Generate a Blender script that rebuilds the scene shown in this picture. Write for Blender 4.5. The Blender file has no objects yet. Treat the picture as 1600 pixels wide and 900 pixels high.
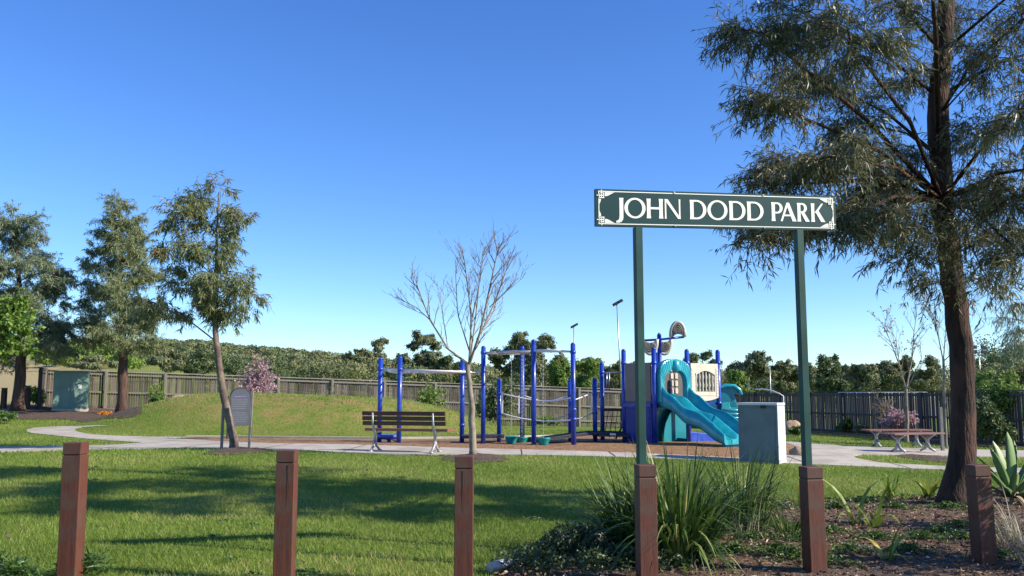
import bpy, bmesh, math, random
import numpy as np
from mathutils import Vector, Matrix
from mathutils.geometry import delaunay_2d_cdt

random.seed(7); rng = np.random.default_rng(7)
S = bpy.context.scene
R = math.radians

# ------------------------------------------------------------------ camera, sky, sun, exposure
FPX = 1400.0
PITCH = math.atan(165 / FPX)
EYE = 1.55
cam_d = bpy.data.cameras.new('camera'); cam = bpy.data.objects.new('camera', cam_d)
S.collection.objects.link(cam); S.camera = cam
cam.location = (0, 0, EYE); cam.rotation_euler = (R(90) + PITCH, 0, 0)
cam_d.sensor_width = 36; cam_d.lens = 36 * FPX / 1600
cam_d.clip_start = 0.05; cam_d.clip_end = 6000

SUN_EL, SUN_AZ = R(32), R(15)          # azimuth from +X towards the camera (-Y)
sdir = Vector((math.cos(SUN_EL) * math.cos(SUN_AZ), -math.cos(SUN_EL) * math.sin(SUN_AZ), math.sin(SUN_EL)))
w = bpy.data.worlds.new('World'); S.world = w; w.use_nodes = True
nt = w.node_tree; nt.nodes.clear()
sky = nt.nodes.new('ShaderNodeTexSky'); sky.sky_type = 'NISHITA'; sky.sun_disc = False
sky.sun_elevation = SUN_EL
sky.sun_rotation = math.atan2(sdir.x, sdir.y)
sky.altitude = 0; sky.air_density = 0.9; sky.dust_density = 0.0; sky.ozone_density = 3.0
hs = nt.nodes.new('ShaderNodeHueSaturation'); hs.inputs['Saturation'].default_value = 1.2; hs.inputs['Hue'].default_value = 0.508
mulc = nt.nodes.new('ShaderNodeMix'); mulc.data_type = 'RGBA'; mulc.blend_type = 'MULTIPLY'; mulc.inputs['Factor'].default_value = 1
mulc.inputs['B'].default_value = (0.79, 0.93, 1.11, 1)
bg = nt.nodes.new('ShaderNodeBackground'); bg.inputs['Strength'].default_value = 0.125
wo = nt.nodes.new('ShaderNodeOutputWorld')
nt.links.new(sky.outputs[0], hs.inputs['Color']); nt.links.new(hs.outputs[0], mulc.inputs['A'])
nt.links.new(mulc.outputs['Result'], bg.inputs[0]); nt.links.new(bg.outputs[0], wo.inputs[0])

sd = bpy.data.lights.new('sun', 'SUN'); sd.energy = 5.0; sd.angle = R(0.5); sd.color = (1.0, 0.91, 0.76)
sun = bpy.data.objects.new('sun', sd); S.collection.objects.link(sun)
sun.rotation_euler = sdir.to_track_quat('Z', 'Y').to_euler()
S.view_settings.view_transform = 'Standard'; S.view_settings.look = 'None'
S.view_settings.exposure = 0.68; S.view_settings.gamma = 1

# ------------------------------------------------------------------ pixel <-> world helpers
cp, sp = math.cos(PITCH), math.sin(PITCH)
def ray(px, py):
    u = (px - 800) / FPX; v = -(py - 450) / FPX
    return Vector((u, cp - v * sp, sp + v * cp))
def W(px, py, Y):
    d = ray(px, py); k = Y / d.y
    return Vector((d.x * k, Y, EYE + d.z * k))

# ------------------------------------------------------------------ terrain
ctrl = []
def cpx(px, py, Y): p = W(px, py, Y); ctrl.append((p.x, p.y, p.z))
for p in [(0, 0, 0), (-4, 0, .1), (5, 0, 0), (0, -8, 0), (-12, -6, .2), (14, -6, 0), (-3.4, 7, .14), (-.4, 6.9, .1), (-12, 7, .3), (-14, 13, .38)]:
    ctrl.append(p)
cpx(1540, 890, 7.5); cpx(1269, 905, 7.3); cpx(1485, 795, 11.1); cpx(1190, 727, 17.0)
ctrl += [(-6, 12, .24), (0, 12, .2), (10, 10, .05), (16, 10, 0)]
cpx(0, 707, 18.6); cpx(370, 702, 18.6); cpx(630, 709, 18.3); cpx(738, 713, 17.6); cpx(975, 715, 17.4); cpx(1465, 735, 16.9)
cpx(45, 675, 27); cpx(593, 694, 22.2); cpx(833, 697, 21.4); cpx(929, 693, 22.4); cpx(1076, 692, 22); cpx(300, 686, 25); cpx(500, 686, 25)
cpx(1230, 700, 20.5); cpx(1460, 703, 22.3); cpx(1405, 709, 21.5)
cpx(40, 655, 33); cpx(200, 655, 33); cpx(100, 637, 38.2); cpx(-100, 637, 39); cpx(-300, 640, 39)
ctrl += [(-7.5, 32, .28), (-7.2, 41.5, .22), (-14, 40, .5), (-2, 42.5, .05), (5, 45, -.12)]
cpx(880, 668, 42); cpx(1300, 674, 38); cpx(1520, 691, 29); cpx(1600, 700, 26.5)
ctrl += [(24, 30, 0), (26, 45, -.1), (-30, 25, .8), (-30, 40, 1.2), (-24, 15, .6), (24, 15, 0)]
CT = np.array(ctrl)
def tps(r2): return np.where(r2 > 1e-9, .5 * r2 * np.log(np.maximum(r2, 1e-9)), 0)
_n = len(CT); _K = tps(((CT[:, None, :2] - CT[None, :, :2]) ** 2).sum(-1)) + np.eye(_n) * 6.0
_P = np.c_[np.ones(_n), CT[:, :2]]
_A = np.block([[_K, _P], [_P.T, np.zeros((3, 3))]])
_s = np.linalg.solve(_A, np.r_[CT[:, 2], 0, 0, 0])
def sst(a, b, x):
    t = np.clip((x - a) / (b - a), 0, 1); return t * t * (3 - 2 * t)
def gnp(X, Y):
    X = np.asarray(X, float); Y = np.asarray(Y, float); sh = X.shape
    x = np.clip(X.ravel(), -28, 26); y = np.clip(Y.ravel(), -8, 47)
    out = np.full(x.shape, _s[_n]) + _s[_n + 1] * x + _s[_n + 2] * y
    for i in range(_n):
        out += _s[i] * tps((x - CT[i, 0]) ** 2 + (y - CT[i, 1]) ** 2)
    X = X.ravel(); Y = Y.ravel()
    # mound
    ux = (X + 7.6) / np.where(X < -7.6, 7.3, 8.4); uy = (Y - 32) / np.where(Y < 32, 6.3, 6.4)
    r = (np.abs(ux) ** 2.5 + np.abs(uy) ** 2.3)
    out += 1.2 * (1 - sst(0.03, 1.0, r ** .8))
    # far hills
    a = X / np.maximum(Y, 1)
    wa = np.clip((0.03 - a) / .38, 0, 1.15) ** .9
    out += wa * (np.minimum(Y, 430) - 50).clip(0) * .05
    out += np.sin(X * .02 + 1) * np.sin(Y * .013) * sst(80, 300, Y) * 1.0
    return out.reshape(sh)
def g(x, y): return float(gnp(np.array([x]), np.array([y]))[0])
def G(px, py, lift=0.0):
    d = ray(px, py)
    # ray/terrain by marching, vectorised
    Ys = np.geomspace(3, 900, 1500); P = np.outer(Ys / d.y, np.array(d)); z = P[:, 2] + EYE
    gz = gnp(P[:, 0], P[:, 1]); k = np.argmax(z < gz)
    if z[k] >= gz[k]: k = len(Ys) - 1
    if k == 0: k = 1
    a = z[k - 1] - gz[k - 1]; b = z[k] - gz[k]; t = a / (a - b) if a != b else 0
    Y = Ys[k - 1] + (Ys[k] - Ys[k - 1]) * t
    x = d.x * Y / d.y
    return Vector((x, Y, g(x, Y) + lift))
def GY(px, Y, lift=0.0):
    x = (px - 800) / FPX * Y / ray(px, 640).y
    return Vector((x, Y, g(x, Y) + lift))

# ------------------------------------------------------------------ materials
def mat(name, c1, c2=None, scale=5, rough=.8, bump=0, stretch=(1, 1, 1), c3=None, sc3=1, metal=0, detail=5, bscale=None, bd=0.02, coat=0, spec=.5, attr=None, amix=.5, transl=0, amb=None):
    m = bpy.data.materials.new(name); m.use_nodes = True; t = m.node_tree; N = t.nodes; L = t.links
    b = N['Principled BSDF']; b.inputs['Roughness'].default_value = rough; b.inputs['Metallic'].default_value = metal
    b.inputs['Specular IOR Level'].default_value = spec
    if coat: b.inputs['Coat Weight'].default_value = coat; b.inputs['Coat Roughness'].default_value = .15
    tc = N.new('ShaderNodeTexCoord'); mp = N.new('ShaderNodeMapping'); mp.inputs['Scale'].default_value = stretch
    L.new(tc.outputs['Object'], mp.inputs[0])
    ns = N.new('ShaderNodeTexNoise'); ns.inputs['Scale'].default_value = scale; ns.inputs['Detail'].default_value = detail; ns.inputs['Roughness'].default_value = .65
    L.new(mp.outputs[0], ns.inputs['Vector'])
    rp = N.new('ShaderNodeValToRGB'); rp.color_ramp.elements[0].position = .33; rp.color_ramp.elements[1].position = .67
    rp.color_ramp.elements[0].color = (*c1, 1); rp.color_ramp.elements[1].color = (*(c2 or c1), 1)
    L.new(ns.outputs[0], rp.inputs[0]); col = rp.outputs[0]
    if c3:
        n3 = N.new('ShaderNodeTexNoise'); n3.inputs['Scale'].default_value = sc3; n3.inputs['Detail'].default_value = 3
        L.new(tc.outputs['Object'], n3.inputs['Vector'])
        r3 = N.new('ShaderNodeValToRGB'); r3.color_ramp.elements[0].position = .45; r3.color_ramp.elements[1].position = .65
        L.new(n3.outputs[0], r3.inputs[0])
        mx = N.new('ShaderNodeMix'); mx.data_type = 'RGBA'; L.new(r3.outputs[0], mx.inputs['Factor']); L.new(col, mx.inputs['A']); mx.inputs['B'].default_value = (*c3, 1)
        col = mx.outputs['Result']
    if attr:   # attr: second colour reached where the mesh attribute is 1
        at = N.new('ShaderNodeAttribute'); at.attribute_name = attr[0]
        mx = N.new('ShaderNodeMix'); mx.data_type = 'RGBA'; L.new(at.outputs['Fac'], mx.inputs['Factor']); L.new(col, mx.inputs['A']); mx.inputs['B'].default_value = (*attr[1], 1)
        col = mx.outputs['Result']
    L.new(col, b.inputs['Base Color'])
    if bump:
        nb = N.new('ShaderNodeTexNoise'); nb.inputs['Scale'].default_value = bscale or scale * 3; nb.inputs['Detail'].default_value = 4
        L.new(mp.outputs[0], nb.inputs['Vector'])
        bp = N.new('ShaderNodeBump'); bp.inputs['Strength'].default_value = bump; bp.inputs['Distance'].default_value = bd
        L.new(nb.outputs[0], bp.inputs['Height']); L.new(bp.outputs[0], b.inputs['Normal'])
    if transl:
        tr = N.new('ShaderNodeBsdfTranslucent'); L.new(col, tr.inputs[0]); ms = N.new('ShaderNodeMixShader'); ms.inputs[0].default_value = transl
        L.new(b.outputs[0], ms.inputs[1]); L.new(tr.outputs[0], ms.inputs[2]); L.new(ms.outputs[0], N['Material Output'].inputs[0])
    return m
def leafmat(name, c1, c2, transl=.25, rough=.5, c3=None):
    """colour runs from c1 to c2 with the leaf's own random value"""
    m = bpy.data.materials.new(name); m.use_nodes = True; t = m.node_tree; N = t.nodes; L = t.links
    b = N['Principled BSDF']; b.inputs['Roughness'].default_value = rough
    at = N.new('ShaderNodeAttribute'); at.attribute_name = 'v'
    rp = N.new('ShaderNodeValToRGB'); e = rp.color_ramp.elements; e[0].color = (*c1, 1); e[1].color = (*c2, 1)
    if c3:
        e[1].position = .85; q = e.new(.97); q.color = (*c3, 1)
    L.new(at.outputs['Fac'], rp.inputs[0]); L.new(rp.outputs[0], b.inputs['Base Color'])
    tr = N.new('ShaderNodeBsdfTranslucent'); L.new(rp.outputs[0], tr.inputs[0]); ms = N.new('ShaderNodeMixShader'); ms.inputs[0].default_value = transl
    L.new(b.outputs[0], ms.inputs[1]); L.new(tr.outputs[0], ms.inputs[2]); L.new(ms.outputs[0], N['Material Output'].inputs[0])
    return m
M = {}
def ground_mat():
    m = bpy.data.materials.new('lawn'); m.use_nodes = True; t = m.node_tree; N = t.nodes; L = t.links
    b = N['Principled BSDF']; b.inputs['Roughness'].default_value = .95; b.inputs['Specular IOR Level'].default_value = .1
    tc = N.new('ShaderNodeTexCoord')
    def noise(s, lo, hi, c1, c2, d=5, st=(1, 1, 1)):
        mp = N.new('ShaderNodeMapping'); mp.inputs['Scale'].default_value = st; L.new(tc.outputs['Object'], mp.inputs[0])
        n = N.new('ShaderNodeTexNoise'); n.inputs['Scale'].default_value = s; n.inputs['Detail'].default_value = d; n.inputs['Roughness'].default_value = .7
        L.new(mp.outputs[0], n.inputs['Vector'])
        r = N.new('ShaderNodeValToRGB'); r.color_ramp.elements[0].position = lo; r.color_ramp.elements[1].position = hi
        r.color_ramp.elements[0].color = (*c1, 1); r.color_ramp.elements[1].color = (*c2, 1); L.new(n.outputs[0], r.inputs[0]); return n, r
    def mixc(f, a, bb):
        mx = N.new('ShaderNodeMix'); mx.data_type = 'RGBA'; L.new(f, mx.inputs['Factor'])
        if isinstance(a, tuple): mx.inputs['A'].default_value = (*a, 1)
        else: L.new(a, mx.inputs['A'])
        if isinstance(bb, tuple): mx.inputs['B'].default_value = (*bb, 1)
        else: L.new(bb, mx.inputs['B'])
        return mx.outputs['Result']
    _, fine = noise(14, .3, .7, (.085, .14, .018), (.19, .265, .045), 8)
    _, patch = noise(.55, .42, .66, (0, 0, 0), (1, 1, 1), 4)
    _, dryn = noise(9, .35, .7, (.18, .215, .05), (.28, .28, .09), 6)
    mul = N.new('ShaderNodeMath'); mul.operation = 'MULTIPLY'; mul.inputs[1].default_value = .55; L.new(patch.outputs[0], mul.inputs[0])
    col = mixc(mul.outputs[0], fine.outputs[0], dryn.outputs[0])
    ad = N.new('ShaderNodeAttribute'); ad.attribute_name = 'dry'
    _, straw = noise(6, .3, .7, (.30, .24, .11), (.44, .36, .19), 6)
    col = mixc(ad.outputs['Fac'], col, straw.outputs[0])
    aw = N.new('ShaderNodeAttribute'); aw.attribute_name = 'worn'
    _, wn = noise(1.4, .40, .60, (0, 0, 0), (1, 1, 1), 5)
    m2 = N.new('ShaderNodeMath'); m2.operation = 'MULTIPLY'; L.new(aw.outputs['Fac'], m2.inputs[0]); L.new(wn.outputs[0], m2.inputs[1])
    col = mixc(m2.outputs[0], col, (.33, .225, .095))
    L.new(col, b.inputs['Base Color'])
    nb, _ = noise(30, 0, 1, (0, 0, 0), (1, 1, 1), 6)
    bp = N.new('ShaderNodeBump'); bp.inputs['Strength'].default_value = .8; bp.inputs['Distance'].default_value = .05
    L.new(nb.outputs[0], bp.inputs['Height']); L.new(bp.outputs[0], b.inputs['Normal'])
    return m
M['lawn'] = ground_mat()
M['concrete'] = mat('concrete', (.36, .32, .26), (.50, .45, .37), 3, .9, .3, bscale=60, bd=.004, c3=(.32, .285, .23), sc3=1.4)
M['kerb'] = mat('kerb', (.42, .37, .29), (.52, .46, .37), 4, .9, .3, bscale=50, bd=.005)
M['softfall'] = mat('softfall', (.17, .085, .036), (.42, .235, .105), 9, .95, 1, bscale=30, bd=.06, detail=9)
M['mulch'] = mat('mulch', (.045, .028, .018), (.15, .095, .06), 8, .95, 1, bscale=28, bd=.05, detail=9)
M['bedmulch'] = mat('bedmulch', (.050, .028, .015), (.22, .135, .075), 22, .95, 1, bscale=60, bd=.03, detail=9, c3=(.11, .07, .045), sc3=2)
M['bollard'] = mat('bollard', (.075, .020, .010), (.135, .038, .018), 6, .6, .5, stretch=(7, 7, .6), bscale=30, bd=.004, c3=(.095, .048, .032), sc3=6)
M['crack'] = mat('crack', (.015, .006, .005))
M['signgreen'] = mat('signgreen', (.004, .036, .036), (.006, .043, .042), 3, .45, c3=(.008, .048, .046), sc3=2, spec=.3)
M['signpost'] = mat('signpost', (.014, .055, .045), (.018, .065, .053), 5, .5, c3=(.011, .045, .037), sc3=4, spec=.3)
M['signwhite'] = mat('signwhite', (.80, .77, .68), (.86, .83, .74), 4, .5)
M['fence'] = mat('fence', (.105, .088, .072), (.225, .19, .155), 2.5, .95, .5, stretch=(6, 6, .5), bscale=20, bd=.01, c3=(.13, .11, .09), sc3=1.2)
def island_variation(m, lo, hi):
    t = m.node_tree; N = t.nodes; L = t.links; b = N['Principled BSDF']; src = b.inputs['Base Color'].links[0].from_socket
    ge = N.new('ShaderNodeNewGeometry'); mr = N.new('ShaderNodeMapRange'); mr.inputs['To Min'].default_value = lo; mr.inputs['To Max'].default_value = hi
    L.new(ge.outputs['Random Per Island'], mr.inputs['Value']); vm = N.new('ShaderNodeVectorMath'); vm.operation = 'SCALE'
    L.new(src, vm.inputs[0]); L.new(mr.outputs[0], vm.inputs['Scale']); L.new(vm.outputs[0], b.inputs['Base Color'])
M['fencecap'] = mat('fencecap', (.33, .29, .25), (.42, .38, .33), 2.5, .95, .3, c3=(.24, .21, .18), sc3=.8)
M['fencepost'] = mat('fencepost', (.20, .175, .145), (.28, .245, .205), 3, .95, .4, stretch=(5, 5, .6))
M['fenceshade'] = mat('fenceshade', (.055, .052, .050), (.105, .10, .095), 2.5, .95, .5, stretch=(6, 6, .5), bscale=20, bd=.01)  # darker copy of the palings, shade on faces turned from the sun put into colour
island_variation(M['fence'], .45, 1.25); island_variation(M['fenceshade'], .6, 1.15)
M['kiosk'] = mat('kiosk', (.15, .24, .19), (.17, .27, .215), 3, .5, c3=(.13, .215, .17), sc3=2)
M['box'] = mat('box', (.17, .205, .225), (.195, .23, .25), 2, .7, c3=(.15, .18, .20), sc3=3, spec=.2)
M['boxtrim'] = mat('boxtrim', (.62, .64, .65), (.68, .70, .70), 4, .45)
M['black'] = mat('black', (.018, .018, .02), (.03, .03, .032), 8, .6)
M['rubber'] = mat('rubber', (.035, .035, .045), (.06, .06, .07), 14, .85)
M['blue'] = mat('blue', (.004, .032, .31), (.007, .044, .38), 3, .4, coat=.25, c3=(.02, .065, .39), sc3=5)
M['bluepanel'] = mat('bluepanel', (.006, .020, .22), (.008, .028, .27), 3, .4)
M['teal'] = mat('teal', (.006, .26, .34), (.009, .31, .39), 2.5, .3, coat=.5, c3=(.03, .36, .42), sc3=4)
M['tealdark'] = mat('tealdark', (.006, .18, .23), (.008, .21, .26), 3, .4)
M['tealpod'] = mat('tealpod', (.005, .22, .22), (.007, .26, .255), 3, .35)
M['beige'] = mat('beige', (.50, .46, .37), (.58, .53, .43), 4, .5, c3=(.46, .42, .34), sc3=4)
M['taupe'] = mat('taupe', (.19, .16, .135), (.225, .19, .16), 4, .6)
M['umber'] = mat('umber', (.085, .072, .062), (.105, .09, .078), 4, .7)
M['whitepipe'] = mat('whitepipe', (.68, .64, .62), (.76, .72, .70), 5, .4)
M['steel'] = mat('steel', (.48, .47, .46), (.58, .57, .56), 6, .35, metal=.6)
M['alloy'] = mat('alloy', (.33, .33, .33), (.45, .45, .44), 8, .45, .2, metal=.35)
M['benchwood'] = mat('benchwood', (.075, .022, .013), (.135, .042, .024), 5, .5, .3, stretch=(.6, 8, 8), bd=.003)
M['seatwood_lit'] = mat('seatwood_lit', (.24, .08, .05), (.32, .12, .08), 5, .45, .3, stretch=(.6, 8, 8), bd=.003)  # sunlight on the seat slats put into a paler, redder wood colour
M['oldseat'] = mat('oldseat', (.15, .065, .045), (.23, .105, .075), 5, .6, .3, stretch=(.6, 8, 8), bd=.003)
M['stake'] = mat('stake', (.16, .145, .13), (.26, .24, .21), 6, .9, .4, stretch=(6, 6, .7), bd=.005)
M['infoboard'] = mat('infoboard', (.05, .058, .075), (.062, .072, .092), 3, .4)
M['infotext'] = mat('infotext', (.13, .145, .175), (.17, .185, .21), 30, .5)
M['infoblue'] = mat('infoblue', (.05, .12, .4), (.3, .06, .08), 12, .5)
M['bark'] = mat('bark', (.014, .009, .007), (.060, .032, .022), 5, .95, 1, stretch=(3.5, 3.5, .7), bscale=11, bd=.05, detail=9, c3=(.095, .045, .03), sc3=2)
M['barksap'] = mat('barksap', (.13, .095, .07), (.29, .22, .16), 9, .9, .8, stretch=(1.5, 1.5, 1), bscale=30, bd=.02, c3=(.10, .07, .055), sc3=3)
M['barkred'] = mat('barkred', (.045, .026, .019), (.13, .072, .05), 4, .95, .7, stretch=(3, 3, .5), bd=.04)
M['barkbare'] = mat('barkbare', (.20, .165, .115), (.32, .27, .20), 7, .85, .5, bscale=30, bd=.01, c3=(.15, .12, .085), sc3=4)
M['twigbare'] = mat('twigbare', (.15, .12, .095), (.30, .25, .20), 6, .8)
M['barkpale'] = mat('barkpale', (.34, .30, .25), (.48, .44, .38), 1.5, .9)
M['rock'] = mat('rock', (.30, .20, .13), (.46, .34, .23), 4, .95, .8, bscale=9, bd=.05)
M['roofgrey'] = mat('roofgrey', (.45, .46, .46), (.52, .53, .53), 2, .6)
M['housewall'] = mat('housewall', (.36, .29, .23), (.42, .34, .27), 2, .9)
M['log'] = mat('log', (.40, .36, .30), (.58, .54, .47), 5, .9, .6, stretch=(1, 8, 8), bd=.01)
M['sticker'] = mat('sticker', (.75, .76, .74), (.8, .8, .78), 5, .5)
M['binGreen'] = mat('wheelie', (.01, .07, .045), (.012, .085, .055), 5, .5)
# foliage
M['euc_near'] = leafmat('euc_near', (.060, .075, .032), (.22, .215, .105), .3, .45, (.30, .19, .11))
M['euc_sap'] = leafmat('euc_sap', (.085, .12, .04), (.24, .275, .115), .33, .45, (.38, .15, .10))
M['euc_silver'] = leafmat('euc_silver', (.13, .18, .09), (.30, .35, .21), .28, .5)
M['euc_mid'] = leafmat('euc_mid', (.14, .185, .07), (.31, .34, .17), .3, .55)
M['lime'] = leafmat('lime', (.10, .19, .025), (.21, .32, .05), .3, .55)
M['bgolive'] = leafmat('bgolive', (.075, .095, .03), (.26, .27, .11), .15, .7)
M['bgdark'] = leafmat('bgdark', (.045, .075, .022), (.155, .20, .07), .15, .7)
M['bggrey'] = leafmat('bggrey', (.07, .09, .035), (.26, .28, .13), .15, .7)
M['bggreen'] = leafmat('bggreen', (.12, .20, .03), (.24, .34, .07), .3, .7)
M['pink'] = leafmat('pink', (.30, .17, .19), (.62, .42, .45), .3, .7)
M['dryleaf'] = leafmat('dryleaf', (.16, .12, .07), (.36, .29, .19), .2, .8)
M['strap'] = leafmat('strap', (.022, .065, .009), (.115, .19, .035), .22, .5, (.36, .33, .12))
M['bulb'] = leafmat('bulb', (.08, .19, .02), (.36, .40, .07), .3, .45, (.6, .42, .08))
M['strapdry'] = leafmat('strapdry', (.22, .19, .12), (.48, .42, .29), .15, .6, (.12, .18, .06))
M['agave'] = leafmat('agave', (.085, .165, .06), (.16, .26, .095), .1, .5)
M['cover'] = leafmat('cover', (.045, .10, .018), (.12, .21, .045), .25, .5)
M['coverdark'] = leafmat('coverdark', (.035, .065, .022), (.10, .15, .06), .2, .5)
M['grass'] = leafmat('grass', (.095, .168, .014), (.26, .345, .048), .38, .6, (.42, .37, .14))
M['litter'] = leafmat('litter', (.075, .042, .024), (.29, .19, .115), 0, .9, (.58, .48, .36))
M['orange'] = leafmat('orange', (.6, .16, .02), (.7, .35, .04), .2, .6)

# ------------------------------------------------------------------ mesh helpers
def link(o, parent=None):
    S.collection.objects.link(o)
    if parent: o.parent = parent
    return o
def tag(o, label=None, cat=None, group=None, kind=None):
    if label: o['label'] = label
    if cat: o['category'] = cat
    if group: o['group'] = group
    if kind: o['kind'] = kind
    return o
def thing(name, label, cat, loc=(0, 0, 0), rz=0, group=None):
    o = bpy.data.objects.new(name, None); link(o); o.location = loc; o.rotation_euler = (0, 0, rz); o.empty_display_size = .2
    return tag(o, label, cat, group)
class MB:
    def __init__(s): s.v = []; s.f = []; s.sm = []; s.org = Vector((0, 0, 0))
    def add(s, vs, fs, smooth=False):
        k = len(s.v); s.v += [tuple(Vector(v)) for v in vs]; s.f += [tuple(i + k for i in f) for f in fs]; s.sm += [smooth] * len(fs); return s
    def box(s, c, size, rz=0, M4=None):
        hx, hy, hz = [q / 2 for q in size]
        vs = [Vector((x, y, z)) for x in (-hx, hx) for y in (-hy, hy) for z in (-hz, hz)]
        m = M4 if M4 is not None else Matrix.Rotation(rz, 3, 'Z')
        vs = [m @ v + Vector(c) for v in vs]
        return s.add(vs, [(0, 1, 3, 2), (4, 6, 7, 5), (0, 4, 5, 1), (2, 3, 7, 6), (0, 2, 6, 4), (1, 5, 7, 3)])
    def beam(s, a, b, wd, h, up=(0, 0, 1)):
        a = Vector(a); b = Vector(b); d = (b - a); L = d.length; d.normalize(); u = Vector(up)
        sx = d.cross(u).normalized(); u = sx.cross(d).normalized()
        m = Matrix((d, sx, u)).transposed()
        return s.box((a + b) / 2, (L, wd, h), M4=m)
    def tube(s, pts, rad, n=8, cap=True, smooth=True, jit=0):
        pts = [Vector(p) for p in pts]
        if not hasattr(rad, '__len__'): rad = [rad] * len(pts)
        k = len(s.v); ref = None
        for i, p in enumerate(pts):
            t = (pts[min(i + 1, len(pts) - 1)] - pts[max(i - 1, 0)]).normalized()
            if ref is None: ref = t.orthogonal().normalized()
            ref = (ref - t * ref.dot(t)).normalized(); q = t.cross(ref)
            for j in range(n):
                a = 2 * math.pi * j / n; r = rad[i] * (1 + (random.uniform(-jit, jit) if jit else 0))
                s.v.append(tuple(p + ref * math.cos(a) * r + q * math.sin(a) * r))
        for i in range(len(pts) - 1):
            for j in range(n):
                a = k + i * n + j; b = k + i * n + (j + 1) % n
                s.f.append((a, b, b + n, a + n)); s.sm.append(smooth)
        if cap:
            s.f.append(tuple(k + j for j in reversed(range(n)))); s.sm.append(False)
            e = k + (len(pts) - 1) * n; s.f.append(tuple(e + j for j in range(n))); s.sm.append(False)
        return s
    def lathe(s, c, prof, n=16, smooth=True):
        c = Vector(c); k = len(s.v)
        for r, z in prof:
            for j in range(n):
                a = 2 * math.pi * j / n; s.v.append((c.x + r * math.cos(a), c.y + r * math.sin(a), c.z + z))
        for i in range(len(prof) - 1):
            for j in range(n):
                a = k + i * n + j; b = k + i * n + (j + 1) % n; s.f.append((a, b, b + n, a + n)); s.sm.append(smooth)
        s.f.append(tuple(k + j for j in reversed(range(n)))); s.sm.append(False)
        e = k + (len(prof) - 1) * n; s.f.append(tuple(e + j for j in range(n))); s.sm.append(False)
        return s
    def prism(s, poly, fn, d):
        """2D outline -> fn(u,v,w) world, thickness from w=0 to w=d"""
        n = len(poly); k = len(s.v)
        for wv in (0, d):
            for (u, v) in poly: s.v.append(tuple(fn(u, v, wv)))
        s.f.append(tuple(k + i for i in range(n))); s.f.append(tuple(k + n + i for i in reversed(range(n)))); s.sm += [False] * 2
        for i in range(n):
            j = (i + 1) % n; s.f.append((k + i, k + n + i, k + n + j, k + j)); s.sm.append(False)
        return s
    def build(s, name, m, parent=None, bevel=0, recalc=True):
        me = bpy.data.meshes.new(name); o = bpy.data.objects.new(name, me)
        off = Vector((0, 0, 0))
        me.from_pydata(s.v, [], s.f); me.polygons.foreach_set('use_smooth', s.sm); me.materials.append(m)
        if recalc:
            bm = bmesh.new(); bm.from_mesh(me); bmesh.ops.recalc_face_normals(bm, faces=bm.faces); bm.to_mesh(me); bm.free()
        if bevel:
            md = o.modifiers.new('bevel', 'BEVEL'); md.width = bevel; md.segments = 2; md.limit_method = 'ANGLE'
        link(o)
        if parent:
            o.parent = parent
            if s.world: o.matrix_parent_inverse = Matrix.LocRotScale(parent.location, parent.rotation_euler, None).inverted()
        return o
    world = False
class WB(MB):     # built in world coordinates, then parented without moving
    world = True

def quadmesh(name, V, m, parent=None, v=None, per=4, world=True):
    """V: (N,per,3) polygons"""
    n = V.shape[0]; me = bpy.data.meshes.new(name)
    me.vertices.add(n * per); me.vertices.foreach_set('co', V.reshape(-1).astype(np.float32))
    me.loops.add(n * per); me.loops.foreach_set('vertex_index', np.arange(n * per, dtype=np.int32))
    me.polygons.add(n); me.polygons.foreach_set('loop_start', np.arange(0, n * per, per, dtype=np.int32))
    if v is not None:
        at = me.attributes.new('v', 'FLOAT', 'FACE'); at.data.foreach_set('value', v.astype(np.float32))
    me.update(calc_edges=True); me.materials.append(m)
    o = bpy.data.objects.new(name, me); link(o)
    if parent:
        o.parent = parent
        if world: o.matrix_parent_inverse = Matrix.LocRotScale(parent.location, parent.rotation_euler, None).inverted()
    return o
def nrm(a): return a / np.maximum(np.linalg.norm(a, axis=-1, keepdims=True), 1e-9)
def leafquads(P, D, Ln, Wd, fold=0.0, bend=.15, Nn=None):
    D = nrm(D); n = len(P); Ln = np.broadcast_to(Ln, (n,))[:, None]; Wd = np.broadcast_to(Wd, (n,))[:, None]
    sd_ = nrm(np.cross(D, rng.normal(size=(n, 3)) if Nn is None else Nn)); nn = np.cross(D, sd_)
    mid = P + D * Ln * .45 + nn * Ln * bend * .5
    tip = P + D * Ln - np.array([0, 0, 1]) * Ln * bend
    return np.stack([P, mid + sd_ * Wd / 2, tip, mid - sd_ * Wd / 2], 1)

# ------------------------------------------------------------------ ground sheet
def axis(lo, hi, step, far, n):
    a = np.arange(lo, hi + 1e-6, step); gq = np.geomspace(step, far, n).cumsum() * 1.0
    return a, gq
xd = np.arange(-25, 25.01, .4); gx = np.geomspace(.5, 160, 42).cumsum()
xs = np.r_[(-25 - gx)[::-1], xd, 25 + gx]
yd = np.arange(0, 50.01, .4); gy = np.geomspace(.5, 220, 48).cumsum(); gn = np.geomspace(.6, 40, 14).cumsum()
ys = np.r_[(0 - gn)[::-1], yd, 50.4 + gy]
XX, YY = np.meshgrid(xs, ys); ZZ = gnp(XX, YY)
nv = XX.size; nxs, nys = len(xs), len(ys)
idx = np.arange(nv).reshape(nys, nxs)
F = np.stack([idx[:-1, :-1], idx[:-1, 1:], idx[1:, 1:], idx[1:, :-1]], -1).reshape(-1, 4)
me = bpy.data.meshes.new('ground'); me.vertices.add(nv); me.vertices.foreach_set('co', np.stack([XX, YY, ZZ], -1).reshape(-1).astype(np.float32))
me.loops.add(F.size); me.loops.foreach_set('vertex_index', F.reshape(-1).astype(np.int32)); me.polygons.add(len(F)); me.polygons.foreach_set('loop_start', np.arange(0, F.size, 4, dtype=np.int32))
AA = XX / np.maximum(YY, 1)
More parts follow.
